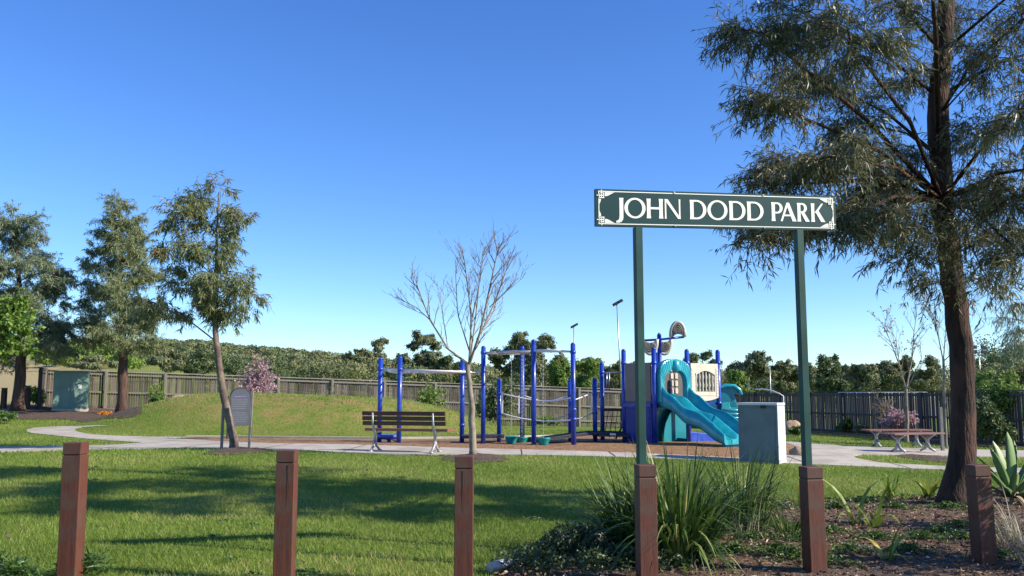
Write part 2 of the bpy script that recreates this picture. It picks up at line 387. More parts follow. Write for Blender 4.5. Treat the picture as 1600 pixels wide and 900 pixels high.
dry = sst(41, 46, YY) * (1 - sst(-.50, -.46, AA)) * (1 - sst(110, 150, YY)) + .9 * sst(150, 170, YY) * (1 - sst(175, 195, YY)) * (1 - sst(-.42, -.38, AA))
dry = np.clip(dry + .25 * sst(60, 120, YY), 0, 1)
rr = np.sqrt(((XX + 6.2) / 7.5) ** 2 + ((YY - 30) / 4.5) ** 2); worn = .85 * (1 - sst(.3, 1.1, rr)) + .7 * (1 - sst(.2, 1, np.sqrt(((XX + 10.5) / 3) ** 2 + ((YY - 30.5) / 2) ** 2)))
for nm, arr in (('dry', dry), ('worn', np.clip(worn, 0, 1))):
    at = me.attributes.new(nm, 'FLOAT', 'POINT'); at.data.foreach_set('value', arr.reshape(-1).astype(np.float32))
me.update(calc_edges=True); me.polygons.foreach_set('use_smooth', np.ones(len(F), bool)); me.materials.append(M['lawn'])
go = bpy.data.objects.new('ground', me); link(go); tag(go, kind='structure')

def patch(name, poly, m, lift, step=.4, thick=.0, kind='structure', world=False, skip=False, rough=0):
    """poly: outline as pixels (or world XY) laid on the terrain"""
    P = [((p[0], p[1]) if world else tuple(G(*p)[:2])) for p in poly]
    B = []
    for i in range(len(P)):
        a = np.array(P[i]); b = np.array(P[(i + 1) % len(P)]); n = max(1, int(np.linalg.norm(b - a) / step))
        for k in range(n): B.append(tuple(a + (b - a) * k / n))
    xs_ = [p[0] for p in B]; ys_ = [p[1] for p in B]
    pts = [Vector(p) for p in B]; nb = len(pts)
    PA = np.array(B)
    gxs = np.arange(min(xs_) + step * .3, max(xs_), step); gys = np.arange(min(ys_) + step * .3, max(ys_), step)
    for gx_ in gxs:
        for gy_ in gys:
            if inside(gx_, gy_, PA) and np.min((PA[:, 0] - gx_) ** 2 + (PA[:, 1] - gy_) ** 2) > (step * .45) ** 2:
                pts.append(Vector((gx_, gy_)))
    vo, eo, fo, *_ = delaunay_2d_cdt(pts, [(i, (i + 1) % nb) for i in range(nb)], [], 1, 1e-5)
    VX = np.array([v.x for v in vo]); VY = np.array([v.y for v in vo]); Z = gnp(VX, VY) + lift
    if rough:
        dd = np.array([np.min((PA[:, 0] - x) ** 2 + (PA[:, 1] - y) ** 2) ** .5 for x, y in zip(VX, VY)])
        Z += rough * sst(0, .5, dd) * (.6 + .8 * rng.random(len(Z)))
    mb = MB(); mb.v = [(x, y, z) for x, y, z in zip(VX, VY, Z)]
    mb.f = [tuple(f) for f in fo]; mb.sm = [True] * len(fo)
    if thick:
        k = len(mb.v)
        for (x, y) in B: mb.v.append((x, y, g(x, y) + lift)); mb.v.append((x, y, g(x, y) - thick))
        for i in range(nb):
            j = (i + 1) % nb; mb.f.append((k + 2 * i, k + 2 * j, k + 2 * j + 1, k + 2 * i + 1)); mb.sm.append(False)
    o = mb.build(name, m, recalc=False)
    for p in o.data.polygons:
        pass
    bm = bmesh.new(); bm.from_mesh(o.data)
    for f in bm.faces:
        if f.normal.z < -1e-3: f.normal_flip()
    bm.to_mesh(o.data); bm.free()
    tag(o, kind=kind); return o, np.array(P)
def inside(x, y, P):
    c = False; n = len(P); X = P[:, 0]; Y = P[:, 1]; Xj = np.roll(X, 1); Yj = np.roll(Y, 1)
    cond = ((Y > y) != (Yj > y)); 
    with np.errstate(divide='ignore', invalid='ignore'):
        xi = (Xj - X) * (y - Y) / (Yj - Y) + X
    return bool(np.count_nonzero(cond & (x < xi)) % 2)
def insides(X, Y, P):
    c = np.zeros(len(X), bool)
    for i in range(len(P)):
        x1, y1 = P[i]; x0, y0 = P[i - 1]
        if y1 == y0: continue
        cond = ((y1 > Y) != (y0 > Y)) & (X < (x0 - x1) * (Y - y1) / (y0 - y1) + x1); c ^= cond
    return c

PATH = [(-60, 711), (0, 707), (97, 704), (190, 702.5), (300, 701), (400, 703), (480, 704.5), (513, 707), (620, 712), (745, 711), (860, 712.5), (975, 715.5), (1154, 722), (1226, 725), (1350, 730), (1469, 735), (1620, 742),
        (1620, 733), (1469, 729), (1376, 724), (1340, 717.5), (1332, 714), (1345, 711), (1400, 712), (1469, 713.5), (1620, 716),
        (1620, 705), (1469, 702), (1360, 699), (1264, 694), (1235, 691), (1222, 691), (1243, 698), (1247, 706), (1224, 713), (1154, 716), (1050, 711.5), (975, 708), (850, 704), (720, 701), (620, 697.5), (540, 695), (450, 694), (393, 692.5), (340, 690), (300, 687.5), (262, 684.5),
        (300, 683.2), (270, 683.2), (227, 683), (180, 681.5), (144, 679.5), (124, 676), (117, 673), (118, 670), (128, 668), (152, 666.5), (170, 665.8), (140, 665.5), (107, 666.5), (75, 667.5), (53, 669), (42, 672), (41, 675), (53, 678), (80, 680.5), (133, 686), (187, 690), (222, 692.5), (187, 695.5), (139, 697), (80, 698), (0, 699), (-60, 701)]
_, PP = patch('path', PATH, M['concrete'], .018, .35, .03)
SOFT = [(262, 685.2), (300, 687.9), (340, 690.4), (393, 692.9), (450, 694.4), (540, 695.4), (620, 697.9), (720, 701.4), (850, 704.4), (975, 708.4), (1050, 711.9), (1154, 716.4), (1224, 713.4), (1246, 706), (1242, 698), (1222, 691), (1150, 686), (1060, 682), (975, 680.5), (920, 682), (860, 684), (770, 686.5), (690, 687), (600, 687.8), (450, 686.3), (350, 685.2), (300, 684.7)]
_, SP_ = patch('playground_mulch', SOFT, M['softfall'], .012, .35, .03, rough=.03)
# expansion joints across the path
jb = MB()
for jx in np.arange(-12.4, 9, 1.8):
    Yq = np.arange(15, 24, .04); ins = insides(np.full(len(Yq), jx), Yq, PP); k = np.argmax(ins)
    if ins.any():
        e = k
        while e + 1 < len(ins) and ins[e + 1]: e += 1
        n_ = max(1, int((Yq[e] - Yq[k]) / .4)); 
        for i in range(n_):
            ya = Yq[k] + (Yq[e] - Yq[k]) * i / n_; yb = Yq[k] + (Yq[e] - Yq[k]) * (i + 1) / n_; za = g(jx, ya) + .024; zb = g(jx, yb) + .024
            jb.add([(jx - .012, ya, za), (jx + .012, ya, za), (jx + .012, yb, zb), (jx - .012, yb, zb)], [(0, 1, 2, 3)])
tag(jb.build('path_joints', M['mulch']), kind='structure')
# kerb edging behind the softfall
kx = [G(p[0], p[1] - .5) for p in [(1222, 690.5), (1150, 686), (1060, 682), (975, 680.5), (920, 682), (860, 684), (770, 686.5), (690, 687), (600, 687.8), (450, 686.3), (350, 685.2), (262, 684.6)]]
kb = MB()
kk = []
for a, b in zip(kx[:-1], kx[1:]):
    n = max(2, int((b - a).length / .5))
    for i in range(n): q = a.lerp(b, i / n); kk.append(Vector((q.x, q.y, g(q.x, q.y) + .03)))
for a, b in zip(kk[:-1], kk[1:]): kb.beam(a, b, .16, .09)
tag(kb.build('kerb', M['kerb']), kind='structure')
_, _b = patch('mulch_bed', [(-60, 640), (0, 652), (12, 655), (100, 655.5), (190, 654.5), (212, 651), (222, 646), (222, 641), (210, 637), (60, 634), (-60, 634)], M['mulch'], .02, .5, rough=.05)
BED = [(752, 960), (770, 905), (800, 893), (850, 872), (900, 850), (960, 832), (1050, 815), (1150, 795), (1220, 788), (1300, 784), (1420, 781), (1490, 774), (1560, 765), (1640, 757), (1800, 757), (1800, 960)]
bo, BEDP = patch('garden_bed', BED, M['bedmulch'], .015, .12, rough=.03)
BEDP = np.array(BEDP)
for (px, py, rx, ry) in [(372, 705, .62, .5), (745, 716, .62, .5), (1452, 717, .6, .45)]:
    c = G(px, py); patch('mulch_ring', [(c.x + rx * (1 + .15 * math.sin(3 * a + px)) * math.cos(a), c.y + ry * 2 * math.sin(a)) for a in np.linspace(0, 2 * math.pi, 18)[:-1]], M['mulch'], .012, .2, world=True, rough=.05)
patch('fence_bed', [(6.2, 43.5), (7, 43.2), (9.6, 44.6), (12.3, 32.5), (12.5, 26), (15.6, 26), (14.3, 33), (10.6, 46.2)], M['mulch'], .012, .5, world=True, rough=.04)

# lawn blades (near lawn) -------------------------------------------------------------
def blades(n, y0, y1, hmin, hmax, wd, power=1.0):
    Y = y0 + (y1 - y0) * rng.random(n) ** power
    X = (rng.random(n) * 1.3 - .65) * Y
    ok = ~insides(X, Y, BEDP) & ~insides(X, Y, PP) & ~insides(X, Y, SP_)
    X, Y = X[ok], Y[ok]; n = len(X)
    # clumping
    den = .5 + .5 * np.sin(X * 2.1 + np.sin(Y * 1.7) * 2) * np.sin(Y * 2.6 + np.sin(X * 1.3) * 2)
    Z = gnp(X, Y); a = rng.random(n) * 6.283; h = hmin + (hmax - hmin) * rng.random(n) * (.55 + .45 * den)
    lean = rng.normal(size=(n, 2)) * .55
    P = np.stack([X, Y, Z - .004], -1); side = np.stack([np.cos(a), np.sin(a), 0 * a], -1) * wd[0] / 2 * (1 + Y[:, None] * wd[1])
    tip = P + np.stack([lean[:, 0] * h, lean[:, 1] * h, h], -1)
    pv = .5 + .5 * np.sin(X * .9 + 2 * np.sin(Y * .45)) * np.sin(Y * .8 + 1.3 * np.sin(X * .6))
    v = np.clip(.02 + .62 * pv + .28 * rng.random(n) + (rng.random(n) < .05) * .6 + (pv > .72) * (rng.random(n) < .25) * .5, 0, 1)
    return np.stack([P - side, P + side, tip], 1), v
b1, v1 = blades(300000, 5.2, 17.8, .025, .075, (.005, .06), 1.5)
b2, v2 = blades(150000, 17.5, 37, .03, .075, (.010, .03), 1.0)
tag(quadmesh('grass', np.concatenate([b1, b2]), M['grass'], v=np.concatenate([v1, v2]), per=3), 'short green mown grass across the lawn', 'grass', kind='stuff')

# ------------------------------------------------------------------ bollards
def make_bollard(P, h, rz, label, split=0, wd=.14, tilt=0):
    t = thing('timber_bollard', label, 'bollard', P, rz, 'square timber bollards along the front of the park')
    t.rotation_euler = (0, tilt, rz)
    mb = MB(); mb.box((0, 0, (h - .098) / 2 - .05), (wd, wd, h - .098 + .1)); mb.box((0, 0, h - .10), (wd - .012, wd - .012, .02)); mb.build('shaft', M['bollard'], t, bevel=.004)
    c = MB(); c.box((0, 0, h - .045), (wd, wd, .09)); c.build('cap', M['bollard'], t, bevel=.005)
    if split:
        s = MB(); pts = [(random.uniform(-.004, .004) + split, z) for z in np.linspace(h - .11, h - .42, 7)]
        for i in range(6):
            wq = .004 * (1 - i / 7)
            a, b = pts[i], pts[i + 1]
            s.add([(a[0] - wq, -wd / 2 - .0015, a[1]), (a[0] + wq, -wd / 2 - .0015, a[1]), (b[0] + wq * .8, -wd / 2 - .0015, b[1]), (b[0] - wq * .8, -wd / 2 - .0015, b[1])], [(0, 1, 2, 3)])
        s.build('crack', M['crack'], t)
    return t
BL = [(114, 692, 7.0, 0, 'reddish-brown timber bollard at the far left, the one with the tallest shaft', 0, R(-.4)),
      (446, 704, 6.95, 0, 'reddish-brown timber bollard on open lawn below the arched notice board, split under its cap', .02, 0),
      (725, 713, 6.9, 0, 'reddish-brown timber bollard directly below the bare tree behind the bench, dark crack down its cap', -.01, 0),
      (1010, 727, 7.0, R(8), 'timber bollard striped by leaf shadows, in front of the left leg of the park sign', 0, 0),
      (1272, 730, 7.25, R(10), 'reddish-brown timber bollard in front of the right leg of the green park sign', 0, R(-.4)),
      (1530, 727, 7.5, R(8), 'reddish-brown timber bollard in the garden bed between the big tree trunk and the agave', 0, R(-1.2))]
for px, py, Y, rz, lab, sp2, tl in BL:
    p = W(px, py, Y); gz = g(p.x, p.y + .02)
    if px > 1500: p.x += .035
    make_bollard((p.x, p.y + .07, gz), p.z - gz, rz, lab, sp2, tilt=tl)

# ------------------------------------------------------------------ park name sign
SL, SR = W(931, 324, 7.32), W(1306, 334, 7.92)
ud = Vector((SR.x - SL.x, SR.y - SL.y, 0)); BWD = ud.length; ud.normalize(); bn = Vector((ud.y, -ud.x, 0))
tl_, bl_, tr_, br_ = W(930, 295, 7.32), W(931, 353, 7.32), W(1305, 307, 7.92), W(1306, 360, 7.92)
def SG(u, v, wv=0):   # u,v in 0..1 over the board (v up); wv towards viewer
    lo = bl_.lerp(br_, u); hi = tl_.lerp(tr_, u); p = lo.lerp(hi, v)
    q = Vector((bl_.x, bl_.y, 0)) + ud * (BWD * u); return Vector((q.x, q.y, p.z)) + bn * wv
def upx(px):
    k = (px - 800) / FPX / ray(px, 330).y     # X = k*Y
    # bl.x + ud.x*t = k*(bl.y+ud.y*t)
    t = (k * bl_.y - bl_.x) / (ud.x - k * ud.y); return t / BWD
sg = thing('park_name_sign', 'long green name board with cream lettering on two tall green posts', 'sign', (SG(.5, 0).x, SG(.5, 0).y, g(2, 7.6)))
def sgpart(name, m, fill, parent=sg, bevel=0):
    b = WB(); fill(b); o = MB.build(b, name, m, None, bevel)
    o.parent = parent
    mw = Matrix.Identity(4); q = parent
    while q: mw = Matrix.LocRotScale(q.location, q.rotation_euler, None) @ mw if q.parent is None else mw; q = q.parent
    o.matrix_parent_inverse = Matrix.LocRotScale(sg.location, sg.rotation_euler, None).inverted() if parent is sg else Matrix.Identity(4)
    return o
board = sgpart('board', M['signgreen'], lambda b: b.prism([(0, 0), (1, 0), (1, 1), (0, 1)], lambda u, v, wv: SG(u, v, wv), -.035))
HB = .30
def sub(name, m, b):      # sub-part of the board, coordinates already in world
    o = MB.build(b, name, m); o.parent = board; return o
au = HB / BWD
def bar(b, u0, v0, u1, v1, d=.003): b.prism([(u0, v0), (u1, v0), (u1, v1), (u0, v1)], lambda u, v, wv: SG(u, v, wv), d)
b = MB(); t_ = .025; mu = .05 * au; mv = .05
bar(b, mu * 1.6, mv, 1 - mu * 1.6, mv + t_); bar(b, mu * 1.6, 1 - mv - t_, 1 - mu * 1.6, 1 - mv)
bar(b, mu * 1.6, mv + t_, mu * 1.6 + t_ * au, 1 - mv - t_); bar(b, 1 - mu * 1.6 - t_ * au, mv + t_, 1 - mu * 1.6, 1 - mv - t_)
sub('border_line', M['signwhite'], b)
for cu, sx in ((0, 1), (1, -1)):
    for cv, sy in ((0, 1), (1, -1)):
        b = MB()
        def cb(x0, y0, x1, y1, d): bar(b, cu + sx * x0 * au, cv + sy * y0, cu + sx * x1 * au, cv + sy * y1, d)
        cb(.16, .02, .185, .22, .004); cb(.03, .16, .24, .185, .0046); cb(.22, .09, .245, .25, .0052); cb(.10, .225, .25, .25, .0058); cb(.13, .10, .23, .12, .0064); cb(.10, .13, .12, .23, .007)
        k = 8; arc = [(.27 + .30 * i / k, .085) for i in range(k + 1)] + [(.57 - .3 * i / k, .085 + .11 * math.sin(math.pi / 2 * i / k) ** 1.5) for i in range(1, k + 1)]
        b.prism([(cu + sx * x * au, cv + sy * y) for x, y in arc], lambda u, v, wv: SG(u, v, wv), .0035)
        arc = [(.085, .27 + .2 * i / k) for i in range(k + 1)] + [(.085 + .07 * math.sin(math.pi / 2 * i / k) ** 1.5, .47 - .2 * i / k) for i in range(1, k + 1)]
        b.prism([(cu + sx * x * au, cv + sy * y) for x, y in arc], lambda u, v, wv: SG(u, v, wv), .0035)
        sub('corner_ornament', M['signwhite'], b)
# letters: strokes in a unit box, drawn in a flared humanist style
V0, V1 = .235, .775
def zx(z): return upx(900 + z / 3.72)
def letter(ch, z0, z1):
    u0, u1 = zx(z0), zx(z1); b = MB(); d = [.002]
    def F(x, y, wv): return SG(u0 + (u1 - u0) * x, V0 + (V1 - V0) * y, wv)
    def poly(p): d[0] += .0004; b.prism(p, F, d[0])
    asp = (V1 - V0) * HB / ((u1 - u0) * BWD)       # height / width
    sw = .205 * asp      # thick stem, in x units
    th = .095            # thin stroke, in y units
    def stem(x, w_=None, y0=0, y1=1):
        w_ = w_ or sw; fl = w_ * .10
        poly([(x - fl, y0), (x + w_ + fl, y0), (x + w_, y0 + .18), (x + w_, y1 - .18), (x + w_ + fl, y1), (x - fl, y1), (x, y1 - .18), (x, y0 + .18)])
    def ring(cx, cy, ro, ri, a0, a1, n=26, roy=None, riy=None):
        roy = roy or ro; riy = riy or ri
        A = [a0 + (a1 - a0) * i / n for i in range(n + 1)]
        d[0] += .0004
        for i in range(n):
            p = [(cx + ro * math.cos(A[i]), cy + roy * math.sin(A[i])), (cx + ro * math.cos(A[i + 1]), cy + roy * math.sin(A[i + 1])),
                 (cx + ri * math.cos(A[i + 1]), cy + riy * math.sin(A[i + 1])), (cx + ri * math.cos(A[i]), cy + riy * math.sin(A[i]))]
            b.prism(p, F, d[0])
    if ch == 'O': ring(.5, .5, .5, .5 - sw * .92, 0, 2 * math.pi, 40, .52, .52 - th)
    if ch == 'D':
        stem(.03)
        poly([(.03 + sw, 0), (.42, 0), (.42, th), (.03 + sw, th)]); poly([(.03 + sw, 1 - th), (.42, 1 - th), (.42, 1), (.03 + sw, 1)])
        ring(.42, .5, .58, .58 - sw * .95, -math.pi / 2, math.pi / 2, 24, .5, .5 - th)
    if ch == 'H': stem(.03); stem(.97 - sw); poly([(.03 + sw, .46), (.97 - sw, .46), (.97 - sw, .57), (.03 + sw, .57)])
    if ch == 'N':
        stem(.03, sw * .42); stem(.97 - sw * .42, sw * .42)
        poly([(.0, 1), (sw * .95, 1), (.99, 0), (.99 - sw * .8, 0)])
    if ch == 'J':
        poly([(.42, 1), (1, 1), (.97, .85), (.97, .02), (.90, -.10), (.70, -.20), (.40, -.25), (.0, -.25), (.0, -.16), (.22, -.14), (.40, -.06), (.45, .1), (.45, .85)])
    if ch == 'P':
        stem(.05, sw); poly([(.05 + sw, 1 - th), (.5, 1 - th), (.5, 1), (.05 + sw, 1)]); poly([(.05 + sw, .40), (.5, .40), (.5, .40 + th), (.05 + sw, .40 + th)])
        ring(.5, .70, .48, .48 - sw * .9, -math.pi / 2, math.pi / 2, 18, .30, .30 - th)
    if ch == 'A':
        poly([(.0, 0), (.12, 0), (.52, .95), (.52, 1), (.40, 1)]); poly([(.40, 1), (.56, 1), (1, 0), (1 - sw * 1.2, 0), (.40, .88)])
        poly([(.18, .27), (.75, .27), (.72, .36), (.22, .36)])
    if ch == 'R':
        stem(.03, sw * .95); poly([(.03 + sw, 1 - th), (.42, 1 - th), (.42, 1), (.03 + sw, 1)]); poly([(.03 + sw, .46), (.42, .46), (.42, .46 + th), (.03 + sw, .46 + th)])
        ring(.42, .73, .42, .42 - sw * .85, -math.pi / 2, math.pi / 2, 18, .27, .27 - th)
        poly([(.32, .48), (.32 + sw * 1.05, .48), (1.05, 0), (1.05 - sw * 1.25, 0)])
    if ch == 'K':
        stem(.03, sw * .95); poly([(.03 + sw, .50), (.80, 1), (.93, 1), (.20 + sw, .47)]); poly([(.08 + sw, .56), (.33 + sw, .60), (1.05, 0), (1.05 - sw * 1.3, 0)])
    sub('letter', M['signwhite'], b)
for ch, a, c in [('J', 233, 276), ('O', 281, 404), ('H', 409, 507), ('N', 513, 609), ('D', 660, 757), ('O', 763, 880), ('D', 888, 984), ('D', 992, 1089), ('P', 1133, 1202), ('A', 1187, 1279), ('R', 1284, 1352), ('K', 1364, 1442)]:
    letter(ch, a, c)
for px, dy in ((998, 0), (1249, 0)):
    u = upx(px); top = SG(u, -.0); b_ = WB()
    p0 = Vector((top.x, top.y, 0)) - bn * .03
    def fill(b, p0=p0, top=top):
        b.box((p0.x, p0.y, (top.z - .002 + g(p0.x, p0.y) - .3) / 2), (.065, .065, top.z - .002 - g(p0.x, p0.y) + .3), math.atan2(ud.y, ud.x))
    sgpart('post', M['signpost'], fill, bevel=.004)
for px in (1054, 1193):
    for v in (.965, .045): b = MB(); q = SG(upx(px), v, .004); b.box(q, (.012, .012, .012)); sub('rivet', M['signwhite'], b)

# ------------------------------------------------------------------ trees
def lerp3(pts, t):
    k = t * (len(pts) - 1); i = min(int(k), len(pts) - 2); return pts[i].lerp(pts[i + 1], k - i)
def tree(name, label, cat, trunk, rad, blobs, leafm, barkm, leafL=.12, leafW=.014, twigL=.5, nleaf=14, droop=.6, twig_r=.004, group=None, sides=10, jit=.06, sub=7, flutter=.35, crown_name='crown', tn=14, limbs=True, rootflare=1.4, bare=False, clear=.3):
    """trunk: list of Vectors; blobs: (center, rx, rz, ntwigs)"""
    base = trunk[0]; t = thing(name, label, cat, (base.x, base.y, base.z), 0, group)
    wb = WB()
    # resampled trunk
    tp = []; tr = []
    n = tn
    for i in range(n + 1):
        f = i / n; p = lerp3(trunk, f); k = f * (len(rad) - 1); j = min(int(k), len(rad) - 2); r = rad[j] + (rad[j + 1] - rad[j]) * (k - j)
        if i == 0: r *= rootflare; p = p - Vector((0, 0, .05))
        tp.append(p + Vector((random.uniform(-1, 1), random.uniform(-1, 1), 0)) * r * .12); tr.append(r)
    wb.tube(tp, tr, sides, jit=jit)
    LP = []; LD = []; LN = []; tw = WB() ; allP = []
    for bl in blobs:
        c, rx, rz, nt_ = bl[:4]
        zs = [q.z for q in tp]; hd = math.hypot(c.x - base.x, c.y - base.y); zt_ = c.z - .42 * hd - .1; kz = next((i for i, q in enumerate(tp) if q.z >= zt_), n); start_t = max(.2, min(.95, kz / n))
        zc_ = base.z + clear * (tp[-1].z - base.z); kc = next((i for i, q in enumerate(tp) if q.z >= zc_), n); start_t = max(start_t, min(.95, kc / n))
        sp_ = lerp3(tp, min(.97, start_t)); d = c - sp_
        r0 = max(.006, min(tr[int(min(.97, start_t) * n)] * .5, .010 * d.length + .010 * rx))
        if limbs:
            m1 = sp_ + d * .45 + Vector((random.uniform(-.1, .1), random.uniform(-.1, .1), .1 + .12 * d.length * .5)) * .6
            wb.tube([sp_, m1, c], [r0, r0 * .7, r0 * .4], 6)
        subs = []
        for k in range(sub):
            o = Vector(rng.normal(size=3)); o.normalize(); rr_ = random.uniform(.35, .85)
            q = c + Vector((o.x * rx * rr_, o.y * rx * rr_, o.z * rz * rr_)); subs.append(q)
            if limbs:
                m2 = c.lerp(q, .5) + Vector((0, 0, .08 * rx)); wb.tube([c, m2, q], [r0 * .4, r0 * .25, max(.003, twig_r * .8)], 4, cap=False)
        S_ = np.array([list(s) for s in subs])
        st = S_[rng.integers(0, sub, nt_)] + rng.normal(size=(nt_, 3)) * np.array([rx, rx, rz]) * .13
        C_ = np.array(list(c)); out = nrm(st - C_ + rng.normal(size=(nt_, 3)) * .4 * rx)
        out[:, 2] = out[:, 2] * .6 + .15
        out = nrm(out); L_ = twigL * (.5 + rng.random(nt_) * .9)
        K = 5; pts = [st]; dcur = out.copy()
        for k in range(K):
            dcur = nrm(dcur + np.array([0, 0, -droop * .35]) + rng.normal(size=(nt_, 3)) * .12); pts.append(pts[-1] + dcur * (L_ / K)[:, None])
        PT = np.stack(pts, 1)   # nt,K+1,3
        if twig_r:
            for i in range(nt_):
                allP.append(PT[i])
        f = rng.random((nt_, nleaf)) ** .8 * K; i0 = np.minimum(f.astype(int), K - 1); fr = (f - i0)[..., None]
        ar = np.arange(nt_)[:, None]
        P = PT[ar, i0] * (1 - fr) + PT[ar, i0 + 1] * fr; D = PT[ar, i0 + 1] - PT[ar, i0]
        D = nrm(D) * .5 + rng.normal(size=D.shape) * flutter + np.array([0, 0, -droop])
        LP.append(P.reshape(-1, 3)); LD.append(D.reshape(-1, 3)); LN.append(P.reshape(-1, 3) - C_ + rng.normal(size=P.reshape(-1, 3).shape) * rx * .5)
    wb2 = wb
    tk = MB.build(wb2, 'trunk', barkm); tk.parent = t; tk.matrix_parent_inverse = Matrix.Translation(t.location).inverted()
    TQ = None
    if twig_r and allP:
        # twigs as thin triangular ribbons, all in one mesh with the limbs' bark
        A = np.array(allP); n_ = len(A); a = A[:, :-1].reshape(-1, 3); b = A[:, 1:].reshape(-1, 3)
        sd_ = nrm(np.cross(b - a, rng.normal(size=a.shape))) * twig_r
        TQ = np.stack([a - sd_, a + sd_, b + sd_ * .8, b - sd_ * .8], 1)
    if LP:
        P = np.concatenate(LP); D = np.concatenate(LD); n_ = len(P)
        Ls = leafL * (.6 + .7 * rng.random(n_)); Q = leafquads(P, np.cross(np.concatenate(LN), rng.normal(size=P.shape)) if not twig_r else D, Ls, leafW * (.7 + .6 * rng.random(n_)), Nn=None if twig_r else np.concatenate(LN))
        cl = .5 + .5 * np.sin(P[:, 0] * 2.3 + 1.3 * np.sin(P[:, 2] * 2.1)) * np.sin(P[:, 1] * 2.7 + P[:, 2] * 1.7)
        v = np.clip(.25 * cl + .75 * rng.random(n_), 0, 1)
        nl = len(Q)
        if TQ is not None: Q = np.concatenate([Q, TQ]); v = np.concatenate([v, np.zeros(len(TQ))])
        o = quadmesh(crown_name, Q, leafm, t, v=v)
        if TQ is not None:
            o.data.materials.append(barkm); mi = np.zeros(len(Q), np.int32); mi[nl:] = 1; o.data.polygons.foreach_set('material_index', mi)
    return t
def V(px, py, Y): return W(px, py, Y)
def PB(px, py, Y, rpx, rpz, nt_):    # blob from image position/extent and distance
    return (V(px, py, Y), rpx * Y / FPX, rpz * Y / FPX, nt_)

# big gum on the right
Yt = 11.1; base = G(1484, 795)
Yt = base.y
def tk(px, py, dy=0): return V(px, py, Yt + dy)
trunk = [base, tk(1500, 720), tk(1507, 640), tk(1500, 530), tk(1488, 430), tk(1474, 330), tk(1466, 230), tk(1468, 130), tk(1477, 20), tk(1484, -120, .2), tk(1480, -300, .2), tk(1470, -480, .3)]
rad = [.17, .152, .142, .138, .135, .13, .13, .12, .105, .08, .05, .02]
rb = random.Random(3)
blobs = []
for (px, py, dy, rx, rz, n_) in [
    (1185, 55, -.6, 62, 50, 150), (1250, 20, .4, 70, 50, 150), (1200, 165, -.2, 55, 30, 130), (1270, 120, .3, 70, 40, 150), (1330, 70, -.8, 70, 55, 150),
    (1340, 190, .5, 60, 45, 110), (1190, 290, -.1, 38, 28, 60), (1235, 262, 0, 55, 28, 120), (1300, 245, -.5, 60, 45, 150), (1350, 295, .6, 60, 50, 170), (1400, 250, .9, 60, 50, 150), (1385, 345, -.3, 60, 40, 150),
    (1165, 368, .1, 45, 26, 80), (1235, 352, .3, 50, 25, 90), (1295, 352, -.4, 45, 28, 90), (1420, 395, .4, 45, 40, 70), (1430, 335, .8, 50, 50, 110),
    (1540, 300, .6, 60, 50, 140), (1550, 370, .3, 55, 50, 140), (1590, 310, -.2, 60, 55, 130), (1600, 400, -.6, 50, 45, 90), (1530, 210, .6, 60, 45, 110), (1590, 180, -.8, 60, 60, 130), (1560, 90, .2, 60, 60, 110), (1420, 120, 1.0, 55, 45, 90), (1400, 10, .6, 70, 55, 110), (1520, 30, 1.4, 60, 50, 90), (1610, 20, -.3, 60, 60, 100), (1470, 445, .9, 40, 30, 50), (1545, 440, .2, 30, 25, 35)]:
    blobs.append(PB(px + max(0, 1300 - px) * .08, py, Yt - 1.2 + dy * 1.5, rx * .82, rz * .68, int(n_ * 1.0)))
for (px, py, dy, rx, rz, n_) in [(1300, -90, 0, 90, 60, 120), (1200, -120, 1, 80, 60, 100), (1450, -120, -1, 90, 70, 120), (1600, -100, 1, 90, 70, 120), (1350, -240, .5, 100, 70, 130), (1520, -280, -.5, 100, 80, 130), (1450, -420, 0, 90, 80, 120), (1680, 60, .5, 90, 80, 120), (1700, 250, -.5, 80, 80, 100), (1700, -80, 0, 90, 80, 100)]:
    blobs.append(PB(px, py, Yt - 1.2 + dy * 1.6, rx, rz, int(n_ * 2.3)))
tree('gum_tree', 'large dark-trunked gum tree with long drooping narrow leaves overhanging the park sign', 'tree', trunk, rad, blobs, M['euc_near'], M['bark'], .11, .0135, .40, 18, .42, .003, sides=18, jit=.07, sub=11, flutter=.55, tn=34, rootflare=1.15, clear=.33)

# young leaning gum beside the notice board
base = G(366, 702); Y = base.y
trunk = [base, V(364, 680, Y), V(358, 655, Y), V(351, 625, Y), V(345, 590, Y), V(340, 550, Y), V(336, 510, Y), V(338, 450, Y), V(338, 380, Y), V(342, 300, Y)]
rad = [.095, .085, .08, .075, .07, .066, .06, .04, .025, .01]
blobs = [PB(*q) for q in [(325, 310, Y, 34, 22, 70), (285, 345, Y - .3, 32, 30, 75), (330, 350, Y + .3, 40, 32, 90), (372, 340, Y, 18, 22, 25), (275, 395, Y, 30, 28, 75), (320, 405, Y - .4, 42, 32, 110), (365, 395, Y + .2, 24, 30, 45), (290, 445, Y + .4, 34, 26, 85), (340, 450, Y - .3, 38, 26, 95), (385, 462, Y, 24, 22, 60), (310, 490, Y, 36, 18, 70), (355, 490, Y + .3, 28, 16, 50), (375, 430, Y + .5, 24, 16, 30), (345, 290, Y, 14, 12, 14), (250, 480, Y + .2, 26, 14, 40), (235, 470, Y, 20, 14, 24)]]
tree('young_gum_tree', 'slender young gum tree with a leaning pale trunk, in a mulch ring between two stakes', 'tree', trunk, rad, blobs, M['euc_sap'], M['barksap'], .15, .021, .34, 18, .45, .0035, sides=12, jit=.05, sub=7, flutter=.5, tn=20, rootflare=1.2)
